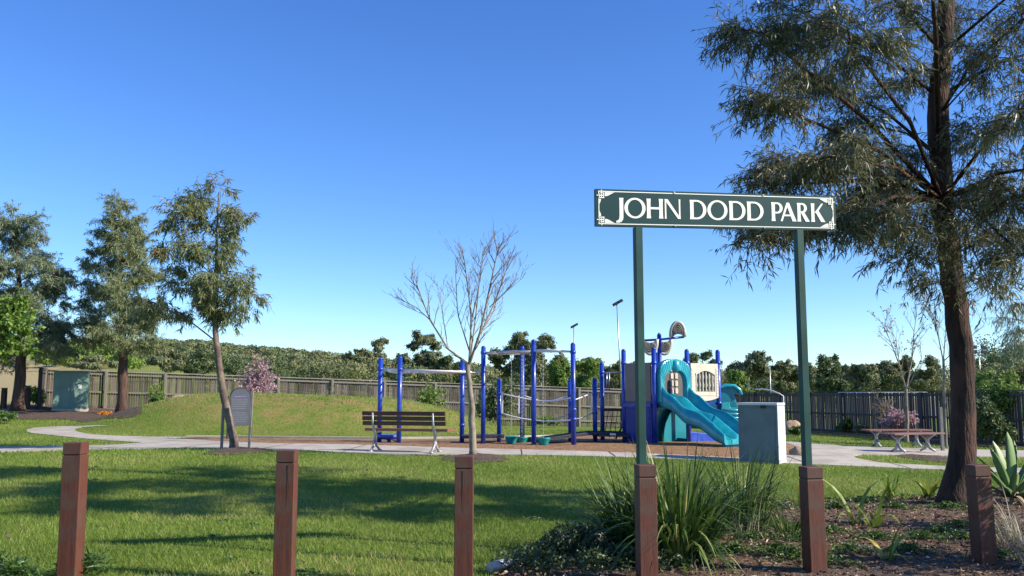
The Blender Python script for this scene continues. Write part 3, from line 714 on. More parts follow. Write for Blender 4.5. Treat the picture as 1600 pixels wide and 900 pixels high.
for px, pt, pb, dy in ((346, 612, 702, -.1), (389, 611, 703, -.3)):
    b0 = G(px, pb); h = W(px, pt, b0.y).z - b0.z
    m_ = MB(); m_.beam((0, 0, -.05), (.01 if px < 360 else .03, 0, h), .05, .05, (0, 1, 0)); o = m_.build('tree_stake', M['stake'], bevel=.004); o.location = b0
    tag(o, 'weathered grey timber stake left of the crooked young gum trunk' if px < 360 else 'weathered grey timber stake right of the crooked young gum trunk, beside the notice board', 'stake', 'stakes either side of the young gum tree')

# left background gums
def bigleft(px, pyb, blobs, trunkpx, rad, label, lm, Y):
    base = GY(px, Y); tr = [base] + [V(a, b, Y) for a, b in trunkpx]
    tree('gum_tree', label, 'tree', tr, rad, [PB(*q) for q in blobs], lm, M['barkred'], .165, .024, .46, 34, .28, .005, 'gum trees in the mulch bed near the paling fence', sides=10, sub=7, flutter=.6, tn=16)
Y = 35.5
bigleft(192, 638, [(186, 332, Y, 22, 16, 60), (190, 362, Y, 28, 20, 100), (188, 396, Y + .8, 34, 22, 130), (190, 385, Y - 1, 26, 22, 70), (152, 402, Y, 20, 16, 60), (220, 384, Y, 18, 20, 60), (205, 350, Y - .4, 18, 16, 50), (166, 352, Y, 12, 14, 36), (238, 440, Y, 16, 20, 50), (192, 455, Y - 1.6, 30, 24, 110), (188, 515, Y - 1.8, 34, 16, 90), (150, 425, Y, 20, 22, 80), (195, 432, Y - 1, 44, 26, 190), (228, 410, Y + 1, 16, 20, 40), (160, 462, Y + .6, 30, 22, 130), (210, 470, Y - .5, 42, 26, 180), (150, 498, Y - .4, 26, 18, 90), (190, 505, Y + 1, 46, 22, 170), (240, 500, Y, 28, 22, 90), (165, 530, Y, 34, 16, 90), (215, 535, Y - .6, 34, 18, 90), (245, 545, Y + .5, 26, 16, 45), (182, 316, Y, 10, 8, 16)],
        [(192, 560), (190, 480), (188, 400), (186, 325)], [.22, .17, .12, .07, .02], 'tall gum tree with red-brown trunk in front of the fence, right of the green cabinet', M['euc_mid'], Y)
bigleft(28, 638, [(18, 350, Y, 26, 20, 90), (-10, 380, Y, 36, 26, 120), (45, 385, Y + .8, 34, 26, 150), (20, 420, Y - 1, 50, 30, 220), (30, 480, Y - 2, 40, 30, 120), (50, 352, Y, 22, 18, 60), (-5, 350, Y, 24, 18, 60), (85, 425, Y - .6, 24, 20, 70), (70, 425, Y, 32, 26, 140), (-40, 430, Y, 40, 30, 140), (90, 460, Y + .6, 26, 24, 100), (45, 470, Y - .5, 50, 28, 220), (-20, 490, Y - .4, 50, 28, 170), (75, 505, Y + 1, 42, 24, 160), (20, 520, Y, 50, 26, 170), (105, 515, Y, 20, 22, 60), (60, 545, Y - .6, 44, 18, 100), (100, 545, Y + .5, 26, 16, 60), (-30, 540, Y + .5, 40, 20, 90), (8, 558, Y + .5, 40, 16, 60)],
        [(32, 570), (34, 500), (28, 420), (20, 345)], [.24, .19, .14, .08, .02], 'broad silvery gum tree at the far left edge, left of the green cabinet', M['euc_silver'], Y)
# side branches of those two trunks are inside the crown meshes; lime-green tree at the frame edge
base = GY(-40, 30); tree('leafy_tree', 'bright lime-green leafy tree cut by the left edge of the picture', 'tree', [base, V(-38, 560, 30), V(-30, 470, 30)], [.16, .12, .04],
    [PB(-25, 480, 30, 34, 30, 120), (PB(10, 505, 29.5, 30, 26, 110)), PB(-15, 530, 30, 36, 26, 120), PB(8, 470, 30.3, 26, 22, 80), PB(-60, 500, 30, 40, 50, 120), PB(30, 535, 30, 30, 12, 45), PB(-10, 550, 30, 24, 12, 40)], M['lime'], M['barksap'], .13, .09, .5, 14, .1, .006, sub=6)
# silver tree at the right edge
base = GY(1640, 24); tree('wattle_tree', 'silvery weeping tree cut by the right edge of the picture behind the big gum', 'tree', [base, V(1645, 560, 24), V(1640, 450, 24)], [.14, .1, .03],
    [PB(1600, 475, 24, 30, 20, 60), PB(1585, 500, 24.3, 26, 18, 60), PB(1610, 520, 24, 36, 26, 80), PB(1592, 545, 24, 24, 16, 50), PB(1650, 480, 24, 40, 50, 100)], M['euc_silver'], M['barksap'], .12, .014, .45, 14, .6, .004, sub=6)

# bare trees
def bare_tree(label, base, mains, Y, r0, group=None, twl=.5, m1='barkbare', seed=1, leaves=None, tr_px=None):
    rd = random.Random(seed); t = thing('bare_tree', label, 'tree', base, 0, group)
    fork = V(*tr_px[-1], Y); tk_ = WB(); tp = [base - Vector((0, 0, .05))] + [V(a, b_, Y) for a, b_ in tr_px]
    tk_.tube([tp[0], *[lerp3(tp, i / 10) + Vector((rd.uniform(-1, 1), rd.uniform(-1, 1), 0)) * r0 * .15 for i in range(1, 10)], tp[-1]], [r0 * (1.25 if i == 0 else 1 - .04 * i) for i in range(11)], 10, jit=.06)
    br = WB(); tips = []
    def grow(p, d, L, r, depth):
        n = 5; pts = [p]; dd = d.copy()
        for i in range(n):
            dd = (dd + Vector((rd.gauss(0, .05), rd.gauss(0, .05), .05))).normalized(); pts.append(pts[-1] + dd * L / n)
        rads = [max(.0028, r * (1 - .75 * i / n)) for i in range(n + 1)]
        br.tube(pts, rads, 5 if depth < 2 else 3, cap=False)
        tips.append(pts[-1])
        if depth < 3:
            k = [6, 4, 3][depth] if L > .3 else 1
            for i in range(k):
                f = rd.uniform(.3, .98); q = lerp3(pts, f); a = rd.choice([-1, 1]) * rd.uniform(.4, .75); az = rd.uniform(0, 6.28)
                ax = Vector((math.cos(az), math.sin(az), 0)); nd = (Matrix.Rotation(a, 3, ax) @ dd); nd.z = abs(nd.z) * .8 + .22; nd.normalize()
                grow(q, nd, L * rd.uniform(.32, .55), r * .45, depth + 1)
    for mpts, r in mains:
        P = [V(a, b_, Y + c) for a, b_, c in mpts]
        n = len(P) * 4; pts = [lerp3(P, i / n) for i in range(n + 1)]
        br.tube(pts, [max(.004, r * .85 * (1 - .85 * i / n)) for i in range(n + 1)], 7, cap=False); tips.append(pts[-1])
        for i in range(2, n):
            if rd.random() < .95:
                dloc = (pts[i + 1] - pts[i]).normalized(); az = rd.uniform(0, 6.28); nd = Matrix.Rotation(rd.uniform(.45, .85), 3, Vector((math.cos(az), math.sin(az), .1)).normalized()) @ dloc; nd.z = abs(nd.z) * .8 + .25; nd.normalize()
                grow(pts[i], nd, twl * rd.uniform(.5, 1.15), max(.005, r * .38), 1)
    o = MB.build(tk_, 'trunk', M[m1]); o.parent = t; o.matrix_parent_inverse = Matrix.Translation(base).inverted()
    o = MB.build(br, 'branches', M['twigbare'] if m1 == 'barkbare' else M[m1]); o.parent = t; o.matrix_parent_inverse = Matrix.Translation(base).inverted()
    if leaves:
        T = np.array([list(q) for q in tips]); T = T[rng.integers(0, len(T), leaves)] + rng.normal(size=(leaves, 3)) * .04
        quadmesh('remaining_leaves', leafquads(T, rng.normal(size=T.shape), .08, .05), M['dryleaf'], t, v=rng.random(leaves))
    return t
base = G(739, 714); Y = base.y
bare_tree('leafless pale-barked tree in a mulch ring beside the path, just right of the park bench', base,
    [([(733, 570, 0), (700, 545, -.1), (672, 500, -.1), (655, 455, 0), (640, 432, 0)], .03), ([(672, 500, -.1), (650, 480, 0), (630, 470, .1)], .012),
     ([(700, 545, -.1), (690, 480, .2), (683, 440, .3)], .014),
     ([(733, 572, 0), (737, 500, .3), (730, 440, .3), (722, 385, .3)], .032), ([(733, 570, 0), (750, 520, -.2), (763, 460, -.2), (776, 400, -.3), (779, 380, -.3)], .034), ([(735, 560, 0), (745, 480, .2), (752, 410, .2), (757, 385, .2)], .02), ([(745, 530, 0), (770, 490, .3), (784, 440, .4), (790, 410, .4)], .016),
     ([(752, 520, -.2), (774, 470, .1), (790, 425, .2), (798, 400, .2)], .022), ([(737, 500, .3), (750, 440, .4), (756, 395, .4)], .018), ([(765, 480, -.2), (785, 460, -.5), (803, 442, -.5)], .012), ([(737, 560, .1), (715, 490, .4), (712, 430, .5), (716, 400, .5)], .018)],
    Y, .075, twl=.46, seed=5, tr_px=[(737, 640), (731, 570)])
base = GY(1414, 27.5); Y = 27.5
bare_tree('nearly leafless young tree with a few dead leaves, behind the two backless benches', base,
    [([(1416, 610, 0), (1405, 570, 0), (1390, 530, 0), (1372, 495, 0)], .03), ([(1416, 610, 0), (1425, 560, .3), (1428, 520, .3), (1432, 490, .3)], .03), ([(1405, 570, 0), (1400, 530, .3), (1385, 505, .3)], .016), ([(1416, 610, 0), (1440, 560, -.3), (1436, 515, -.3)], .018)],
    Y, .07, twl=.55, seed=8, leaves=160, tr_px=[(1417, 650), (1416, 608)])
base = GY(1474, 25); Y = 25
bare_tree('spindly leafless tree tied to a grey stake, half hidden behind the big gum trunk', base,
    [([(1474, 565, 0), (1465, 520, 0), (1455, 485, 0), (1440, 460, 0)], .022), ([(1474, 565, 0), (1478, 510, .2), (1480, 460, .2)], .02), ([(1474, 565, 0), (1500, 540, 0), (1530, 515, 0)], .018), ([(1465, 520, 0), (1448, 480, .2), (1447, 452, .2)], .014), ([(1478, 510, .2), (1510, 480, .3), (1525, 470, .3)], .012)],
    Y, .055, twl=.6, seed=11, tr_px=[(1476, 640), (1474, 560)])
b0 = G(1473, 705); h = W(1473, 636, b0.y).z - b0.z
m_ = MB(); m_.beam((0, 0, -.05), (0, 0, h), .07, .07, (0, 1, 0)); o = m_.build('tree_stake', M['stake'], bevel=.004); o.location = b0; tag(o, 'thick grey timber stake standing just left of the big gum trunk', 'stake')

# ------------------------------------------------------------------ fences
def fence(A, B, hA, label, m, capm, bay=2.4, hgt=1.8, side=1, basefn=None, topz=None, name='paling_fence'):
    A = Vector(A); B = Vector(B); L = (B - A).length; n = round(L / bay); d = (B - A) / L; nn = Vector((d.y, -d.x)) * side
    t = thing(name, label, 'fence', (A.x, A.y, g(A.x, A.y)))
    inv = Matrix.Translation(t.location).inverted()
    def put(b, nm, mm, bevel=0):
        o = MB.build(b, nm, mm, None, bevel); o.parent = t; o.matrix_parent_inverse = inv
    def tz(s): return topz[0] + (topz[1] - topz[0]) * s / L
    for i in range(n + 1):
        s = L * i / n; p = A + d * s; z0 = g(p.x, p.y) - .1; b = MB()
        q = p + nn * .09; b.box((q.x, q.y, (z0 + tz(s) - .02) / 2), (.11, .10, tz(s) - .02 - z0), math.atan2(d.y, d.x)); put(b, 'post', M['fencepost'] if m is M['fence'] else m)
    rdm = random.Random(4)
    for i in range(n):
        s0 = L * i / n; s1 = L * (i + 1) / n; b = MB(); s = s0
        while s < s1 - .02:
            wd = .080; sm = s + wd / 2; p = A + d * sm; z0 = g(p.x, p.y) - .04; zt = tz(sm) - .02 - rdm.uniform(0, .015); off = rdm.choice([0, 0, .02])
            q = p + nn * (.0 + off); b.box((q.x, q.y, (z0 + zt) / 2), (wd, .014, zt - z0), math.atan2(d.y, d.x) + rdm.gauss(0, .03)); s += .101
        put(b, 'paling_panel', m)
        for f in (.50, .93, .10):
            b = MB()
            pa = A + d * (s0 + .055) + nn * .045; pb = A + d * (s1 - .055) + nn * .045
            za = tz(s0) - hgt + hgt * f; zb = tz(s1) - hgt + hgt * f
            b.beam((pa.x, pa.y, za), (pb.x, pb.y, zb), .05, .075); put(b, 'rail', M['fencepost'] if m is M['fence'] else m)
        b = MB(); pa = A + d * s0 + nn * .03; pb = A + d * s1 + nn * .03
        b.beam((pa.x, pa.y, tz(s0) + .012), (pb.x, pb.y, tz(s1) + .012), .15, .035); put(b, 'capping', capm)
FA = W(72, 577, 38.6); FC = W(1110, 613.5, 47.0)
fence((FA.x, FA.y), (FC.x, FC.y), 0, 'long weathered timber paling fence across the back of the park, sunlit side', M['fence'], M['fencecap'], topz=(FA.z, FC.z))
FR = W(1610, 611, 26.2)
fence((FC.x + .1, FC.y - .1), (FR.x, FR.y), 0, 'dark shaded paling fence coming forward on the right side of the park', M['fenceshade'], M['fenceshade'], topz=(FC.z, FR.z), hgt=1.7, side=1)
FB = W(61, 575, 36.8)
fence((FB.x, FB.y), (FA.x - .02, FA.y - .05), 0, 'short dark return of the fence beside the green cabinet at its left end', M['fenceshade'], M['fenceshade'], topz=(FB.z, FA.z), bay=2.2)
# small dark bollards far left
for px, lab in ((5, 'short dark timber bollard at the left edge beyond the mulch bed'), (42, 'short dark timber bollard between the silvery gum trunk and the green cabinet')):
    p = GY(px, 36.5); h = W(px, 606, 36.5).z - p.z; m_ = MB(); m_.box((0, 0, h / 2 - .06), (.17, .17, h + .06 - .12)); m_.box((0, 0, h - .075), (.15, .15, .03)); m_.box((0, 0, h - .03), (.17, .17, .06)); o = m_.build('timber_bollard', M['barkred'], bevel=.006); o.location = p
    tag(o, lab, 'bollard', 'dark timber bollards at the field edge')
p = GY(36, 38.5); m_ = MB()
m_.lathe((0, 0, 0), [(.24, 0), (.30, .75), (.33, .78), (.33, .86), (.2, .92), (.02, .95)], 14); o = m_.build('litter_bin', M['binGreen']); o.location = p; tag(o, 'small dark green bin half hidden behind the silvery gum trunk', 'bin')

# green cabinet
P0 = W(78, 637, 36.2); P1 = W(127, 637, 36.2); wd = P1.x - P0.x; gz = g(P0.x, 36.2); hz = W(100, 580, 36.2).z - gz
t = thing('green_cabinet', 'pale green electrical cabinet with dappled shade in front of the fence end', 'electrical cabinet', ((P0.x + P1.x) / 2, 36.6, gz), R(21))
b = MB(); b.box((0, 0, .05), (wd + .04, .84, .14)); b.build('plinth', M['kerb'], t)
b = MB(); b.box((0, 0, hz / 2 + .05), (wd, .8, hz - .14)); b.build('housing', M['kiosk'], t, bevel=.01)
b = MB(); b.box((0, -.01, hz - .005), (wd + .06, .9, .05)); b.build('lid', M['kiosk'], t, bevel=.008)
for sx in (-1, 1):
    b = MB(); b.box((sx * (wd / 4), -.408, hz / 2 + .03), (wd / 2 - .03, .012, hz - .26)); o = b.build('door', M['kiosk'], t, bevel=.003)
    b = MB(); b.box((sx * .06, -.424, hz * .55), (.03, .016, .12)); o2 = b.build('handle', M['boxtrim'], o)
b = MB(); b.box((wd / 4 + .02, -.418, hz * .62), (.14, .006, .16)); b.build('notice_sticker', M['sticker'], t)

# grey electrical box
A0 = W(1155, 727, 17.4); B0 = W(1217, 729, 17.0); C0 = W(1225, 724, 17.45)
gz = g(A0.x, 17.1); H = W(1185, 630, 17.1).z - gz
e1 = Vector((B0.x - A0.x, B0.y - A0.y, 0)); e1l = e1.length; rzb = math.atan2(e1.y, e1.x); dep = .5
ctr = Vector((A0.x, A0.y, 0)) + e1 / 2 + Vector((-e1.y, e1.x, 0)).normalized() * dep / 2
t = thing('electrical_box', 'tall blue-grey metal electrical box on the lawn in front of the slide', 'electrical cabinet', (ctr.x, ctr.y, gz), rzb)
b = MB(); b.box((0, 0, H / 2 - .02), (e1l, dep, H)); b.build('housing', M['box'], t, bevel=.008)
b = MB(); b.box((0, -.01, H - .015), (e1l + .03, dep + .04, .045)); b.build('lid', M['boxtrim'], t, bevel=.006)
b = MB(); b.box((0, -dep / 2 - .007, H / 2 - .02), (e1l - .10, .014, H - .14)); o = b.build('door', M['box'], t, bevel=.004)
b = MB(); b.box((.14 - .02, -dep / 2 - .03, H - .07), (.09, .03, .05)); b.build('lock_hasp', M['black'], o)
b = MB(); b.box((e1l / 2 + .004, 0, H / 2 - .03), (.012, dep - .01, H - .04)); b.build('side_panel', M['boxtrim'], t, bevel=.003)  # sun on this side of the box put in as a pale panel colour
b = MB(); b.tube([(e1l / 2 - .005, -dep / 2 - .02, 0), (e1l / 2 - .01, -dep / 2 - .03, .12), (e1l / 2 - .05, -dep / 2 - .015, .22)], .008, 6); b.build('cable', M['black'], t)

# ------------------------------------------------------------------ notice board
b0 = G(355, 687.5); Yn = b0.y; pr = G(390, 688.5); 
t = thing('notice_board', 'arched grey notice board with lines of text on dark posts behind the young gum', 'notice board', b0)
L = W(359, 640, Yn); Rr = W(391, 640, Yn + .35); top = W(376, 606, Yn).z - b0.z; bot = W(376, 666, Yn).z - b0.z
u2 = Vector((Rr.x - L.x, Rr.y - L.y, 0)); wl = u2.length; u2.normalize(); n2 = Vector((u2.y, -u2.x, 0)); o2 = Vector((L.x - b0.x, L.y - b0.y, 0))
def NB(u, v, wv): return o2 + u2 * u + Vector((0, 0, v)) + n2 * wv
arch = [(0, bot), (wl, bot), (wl, top - wl * .42)] + [(wl / 2 + wl / 2 * math.cos(a), top - wl * .42 + wl * .42 * math.sin(a)) for a in np.linspace(0, math.pi, 15)[1:-1]] + [(0, top - wl * .42)]
b = MB(); b.prism([(u, v) for u, v in arch], NB, .02); bd = b.build('panel', M['infoboard'], t)
b = MB(); pts = [NB(u, v, .01) for u, v in arch[2:]]; b.tube([NB(wl, -.05, .01)] + pts + [NB(0, bot - .0, .01)], .022, 6); b.build('frame', M['black'], t)
b = MB(); b.box(NB(-.03, .5, 0) + Vector((0, 0, (top - .25) / 2 - .5)), (.06, .06, top - .2), math.atan2(u2.y, u2.x)); b.build('post', M['black'], t)
b = MB(); b.box(NB(wl + .03, .5, 0) + Vector((0, 0, (top - .25) / 2 - .5)), (.06, .06, top - .2), math.atan2(u2.y, u2.x)); b.build('post', M['black'], t)
b = MB()
for i in range(11):
    v = top - .33 - i * .058; 
    if i == 5: continue
    b = MB(); e = random.uniform(.06, .14); 
    u = .06
    while u < wl - e - .02:
        l_ = random.uniform(.02, .06); b.prism([(u, v), (u + l_, v), (u + l_, v + .012), (u, v + .012)], NB, .0225); u += l_ + .012
    b.build('text_line', M['infotext'], bd)
b = MB(); b.prism([(.1, top - .25), (wl - .12, top - .235), (wl - .12, top - .215), (.1, top - .225)], NB, .023); b.build('heading', M['infoblue'], bd)

# ------------------------------------------------------------------ park bench (seen from behind)
pl = G(585, 706); pr = G(679, 709)
e = Vector((pr.x - pl.x, pr.y - pl.y, 0)); mid = (pl + pr) / 2; sc = 18.2 / 18.2
t = thing('park_bench', 'park bench of dark red-brown slats on silver legs, seen from behind on the path', 'bench', (mid.x, mid.y, g(mid.x, mid.y) + .018), math.atan2(e.y, e.x))
lg = e.length; half = lg / 2; LB = W(697, 660, mid.y).x - W(556, 660, mid.y).x
for sx in (-1, 1):     # seat faces away (+y), back near the camera (-y)
    b = MB(); x = sx * half
    b.tube([(x, -.12, .79), (x, -.10, .60), (x, -.04, .44), (x, .02, .36), (x, .02, .20)], [.018, .024, .03, .034, .03], 8)
    b.tube([(x, -.04, .42), (x, .16, .395), (x, .36, .40)], [.025, .022, .016], 8)
    b.tube([(x, .02, .22), (x, -.03, .12), (x, -.17, .025)], [.032, .028, .024], 8); b.tube([(x, .02, .22), (x, .08, .12), (x, .24, .025)], [.032, .028, .024], 8)
    b.lathe((x, -.18, 0), [(.05, 0), (.05, .02), (.025, .035)], 10); b.lathe((x, .25, 0), [(.05, 0), (.05, .02), (.025, .035)], 10)
    b.build('leg', M['alloy'], t)
for i, (z, y) in enumerate([(.775, -.085), (.675, -.07), (.575, -.052)]):
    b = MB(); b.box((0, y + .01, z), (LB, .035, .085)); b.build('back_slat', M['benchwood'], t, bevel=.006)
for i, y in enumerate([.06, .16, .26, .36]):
    b = MB(); b.box((.03, y, .432), (LB, .085, .035)); b.build('seat_slat', M['seatwood_lit'], t, bevel=.006)
b = MB(); b.box((.03, -.0, .445), (LB, .035, .055)); b.build('seat_slat', M['seatwood_lit'], t, bevel=.006)

# backless benches
def backless(pa, pb, label, over=.22):
    e = Vector((pb.x - pa.x, pb.y - pa.y, 0)); mid = (pa + pb) / 2
    t = thing('backless_bench', label, 'bench', (mid.x, mid.y, g(mid.x, mid.y) + .02), math.atan2(e.y, e.x), 'backless benches on the side path')
    for sx in (-1, 1):
        b = MB(); x = sx * e.length / 2
        b.tube([(x, 0, .40), (x, 0, .15)], [.045, .04], 8); b.tube([(x, -.2, .40), (x, -.06, .33), (x, 0, .26)], [.02, .028, .035], 8); b.tube([(x, .2, .40), (x, .06, .33), (x, 0, .26)], [.02, .028, .035], 8)
        b.tube([(x, 0, .2), (x, -.07, .09), (x, -.22, .025)], [.04, .035, .025], 8); b.tube([(x, 0, .2), (x, .07, .09), (x, .22, .025)], [.04, .035, .025], 8); b.box((x, 0, .41), (.05, .46, .02))
        b.build('leg', M['alloy'], t)
    for k in range(5):
        b = MB(); b.box((0, -.2 + k * .1, .437), (e.length + 2 * over, .085, .035)); b.build('seat_slat', M['oldseat'], t, bevel=.005)
backless(G(1404, 708), G(1450, 708), 'nearer backless slatted bench on splayed alloy legs, between the side path and the stake', .32)
backless(G(1370, 699.5), G(1433, 701), 'farther backless slatted bench on alloy legs, partly behind the nearer one', .3)

# ------------------------------------------------------------------ playground
PR = .058
def pw(px, Y, lift=0): return GY(px, Y, lift)
def wz(py, Y): return W(800, py, Y).z
def newthing(name, label, cat, P): t = thing(name, label, cat, P); t['_'] = 1; del t['_']; return t
def part(t, name, m, b, bevel=0, parent=None):
    o = MB.build(b, name, m, None, bevel); o.parent = parent or t
    o.matrix_parent_inverse = Matrix.Translation(t.location).inverted() if parent is None else Matrix.Identity(4)
    return o
def ppost(t, px, ytop, Y, m='blue', r=PR, collars=()):
    p = pw(px, Y); zt = wz(ytop, Y); b = MB()
    b.tube([(p.x, p.y, p.z - .05), (p.x, p.y, zt - .02)], r, 12); b.lathe((p.x, p.y, zt - .02), [(r * 1.0, 0), (r * .92, .03), (r * .6, .055), (r * .1, .065)], 12)
    o = part(t, 'post', M[m], b)
    for cy in collars:
        z = wz(cy, Y); b = MB(); b.lathe((p.x, p.y, z - .035), [(r + .001, 0), (r + .012, .005), (r + .012, .065), (r + .001, .07)], 12); part(t, 'clamp', M[m], b, parent=o)
    return Vector((p.x, p.y, p.z)), zt
mb_ = newthing('monkey_bars', 'overhead ladder with white wavy rungs on four blue posts, behind the bench', 'climbing frame', pw(655, 22))
q1, _ = ppost(mb_, 593.5, 561, 22.4, collars=(577,)); q2, _ = ppost(mb_, 624, 559, 21.7, collars=(577,)); q3, _ = ppost(mb_, 722, 563, 22.4, collars=(579, 664)); q4, _ = ppost(mb_, 755, 543, 21.8, collars=(551, 580))
for a, c, pa, pc, Ya, Yc in ((q1, q3, 577, 581, 22.4, 22.4), (q2, q4, 578, 582, 21.7, 21.8)):
    za, zc = wz(pa, Ya), wz(pc, Yc); b = MB()
    b.tube([Vector((a.x, a.y, za)), Vector((c.x, c.y, zc))], .028, 8); part(mb_, 'rail', M['whitepipe'], b)
for i in range(9):
    f = (i + .6) / 9; a = q1.lerp(q3, f); c = q2.lerp(q4, f); a.z = wz(578.5, 22.4); c.z = wz(579.5, 21.75); b = MB()
    m1 = a.lerp(c, .5) + Vector((0, 0, -.05)); b.tube([a, a.lerp(c, .25) + Vector((0, 0, -.045)), m1, a.lerp(c, .75) + Vector((0, 0, -.045)), c], .02, 7); part(mb_, 'rung', M['whitepipe'], b)
b = MB(); c = (q1 + q2) / 2; c = Vector((c.x, c.y, g(c.x, c.y))); b.lathe(c + Vector((0, 0, .12)), [(.20, 0), (.27, .03), (.29, .08), (.27, .11)], 18); b.tube([c + Vector((0, 0, -.03)), c + Vector((0, 0, .14))], .05, 10); part(mb_, 'step', M['blue'], b)

pc_ = newthing('pod_climber', 'swinging teal stepping pods hung by chains from an overhead beam between blue posts', 'climbing frame', pw(825, 21.6))
r5, _ = ppost(pc_, 834, 533, 21.3, collars=(549,)); r6, _ = ppost(pc_, 896, 538, 20.9, collars=(550, 640, 655)); r7, _ = ppost(pc_, 816, 543, 23.0, collars=(552,))
def at(q, z): return Vector((q.x, q.y, z))
b = MB(); b.tube([at(q4, wz(551, 21.8)), at(q4.lerp(r5, .3), wz(550.5, 21.6))], .022, 8); b.tube([at(q4.lerp(r5, .3), wz(550.5, 21.6)), at(r5, wz(549, 21.3))], .045, 10); part(pc_, 'beam', M['steel'], b)
b = MB(); b.tube([at(r5, wz(548, 21.3)), at(r5.lerp(r6, .55), wz(548.5, 21.1)), at(r6, wz(549.5, 20.9))], [.045, .035, .022], 10); part(pc_, 'beam', M['whitepipe'], b)
b = MB(); b.tube([at(q4, wz(552, 21.8)), at(r7, wz(553, 23.0))], .028, 8); b.tube([at(r5, wz(551, 21.3)), at(r7, wz(552.5, 23))], .028, 8); part(pc_, 'beam', M['steel'], b)
def chain(t, a, b_, par=None):
    b = MB(); a = Vector(a); b_ = Vector(b_); n = max(4, int((b_ - a).length / .045)); 
    for i in range(n):
        p = a.lerp(b_, (i + .5) / n); d = (b_ - a).normalized(); sx = Vector((1, 0, 0)) if i % 2 else Vector((0, 1, 0))
        b.beam(p - d * .025, p + d * .025, .022 if i % 2 else .008, .008 if i % 2 else .022, (0, 1, .01))
    return part(t, 'chain', M['steel'], b)
for px, Y, zy, bt in ((799, 21.6, 683, 551), (815.5, 22.2, 684, 552), (832, 22.4, 684, 553), (849, 20.9, 685, 549)):
    p = pw(px, Y); z = wz(zy, Y); b = MB()
    b.lathe((p.x, p.y, z), [(.06, -.20), (.095, -.18), (.115, -.10), (.15, -.02), (.165, 0), (.165, .02), (.14, .02), (.11, .005)], 18); pd = part(pc_, 'pod', M['tealpod'], b)
    for k in range(10):
        a = 2 * math.pi * k / 10; b = None
    chain(pc_, (p.x, p.y, wz(bt, Y)), (p.x, p.y, z + .0))
chain(pc_, (r7.x + .02, r7.y - .08, wz(553, 23)), (r7.x + .02, r7.y - .08, wz(683, 23)))

br_ = newthing('suspension_bridge', 'low flexible bridge with sagging white handrails between short blue posts', 'climbing frame', pw(870, 22))
s1, _ = ppost(br_, 780, 594, 22.4, collars=(615, 646)); s2, _ = ppost(br_, 891, 595, 22.7, collars=(617, 655)); s3, _ = ppost(br_, 929.5, 593, 22.4, collars=(616, 645)); s4, _ = ppost(br_, 941, 568, 23.2, collars=(582, 640))
def rope(t, pts, r=.018, m='whitepipe', nm='handrail'):
    P = [V(*p) for p in pts]; b = MB(); n = 12; Q = []
    for i in range(n + 1):
        f = i / n * (len(P) - 1); k = min(int(f), len(P) - 2); fr = f - k
        p0 = P[max(k - 1, 0)]; p1 = P[k]; p2 = P[k + 1]; p3 = P[min(k + 2, len(P) - 1)]
        Q.append(.5 * ((2 * p1) + (p2 - p0) * fr + (2 * p0 - 5 * p1 + 4 * p2 - p3) * fr ** 2 + (3 * p1 - p0 - 3 * p2 + p3) * fr ** 3))
    b.tube(Q, r, 7); return part(t, nm, M[m], b)
rope(br_, [(784, 615, 22.3), (815, 622, 22.1), (850, 627, 21.9), (875, 625, 21.4), (896, 621, 21)]); rope(br_, [(784, 646, 22.3), (815, 654, 22.1), (850, 658, 21.9), (875, 658, 21.4), (896, 656, 21)])
rope(br_, [(818, 618, 23), (840, 625, 22.9), (860, 626, 22.8), (878, 622, 22.7), (891, 617, 22.7)]); rope(br_, [(818, 651, 23), (845, 659, 22.9), (870, 654, 22.8), (891, 645, 22.7)], .014, 'steel')
rope(br_, [(897, 625, 21), (908, 621, 21.7), (918, 617, 22.1), (928, 613, 22.4)], .014); rope(br_, [(897, 655, 21), (908, 653, 21.7), (918, 649, 22.1), (928, 644, 22.4)], .014, 'steel')
b = MB(); b.beam(V(785, 615, 22.3), V(785, 646, 22.3), .04, .04, (0, 1, 0)); b.beam(V(811, 618, 22.6), V(811, 646, 22.6), .04, .04, (0, 1, 0)); part(br_, 'upright', M['whitepipe'], b)
b = MB(); b.beam(V(924, 617, 22.2), V(924, 645, 22.2), .03, .03, (0, 1, 0)); part(br_, 'upright', M['steel'], b)
# deck strips
DK = [(848, 685.5, 21.9), (870, 683, 22), (895, 679.5, 22.1), (920, 677, 22.2), (950, 677, 22.4), (985, 678, 22.6)]
b = MB(); P = [V(*p) for p in DK]
for i in range(26):
    c = lerp3(P, (i + .5) / 26); d = (lerp3(P, (i + .9) / 26) - lerp3(P, (i + .1) / 26)).normalized(); s_ = Vector((-d.y, d.x, 0)).normalized()
    b.beam(c - s_ * .42, c + s_ * .42, .075, .045)
part(br_, 'deck', M['rubber'], b)
for sg_ in (-.4, .4):
    Q = [p + Vector((0, sg_, .02)) for p in P]; b = MB(); b.tube(Q, .025, 7); part(br_, 'deck_cable', M['rubber'], b)
b = MB(); b.beam(V(722, 681, 22.3), V(788, 680.5, 22.3), .62, .05); b.beam(V(722, 683, 21.97), V(788, 682.5, 21.97), .03, .07); part(br_, 'platform', M['rubber'], b)
b = MB(); b.beam(V(928, 679, 22.2), V(984, 680, 22.4), .8, .06); part(br_, 'platform', M['rubber'], b)
b = MB(); b.beam(V(953, 678.5, 21.77), V(962, 678.7, 21.8), .01, .045); part(br_, 'tag', M['sticker'], b)

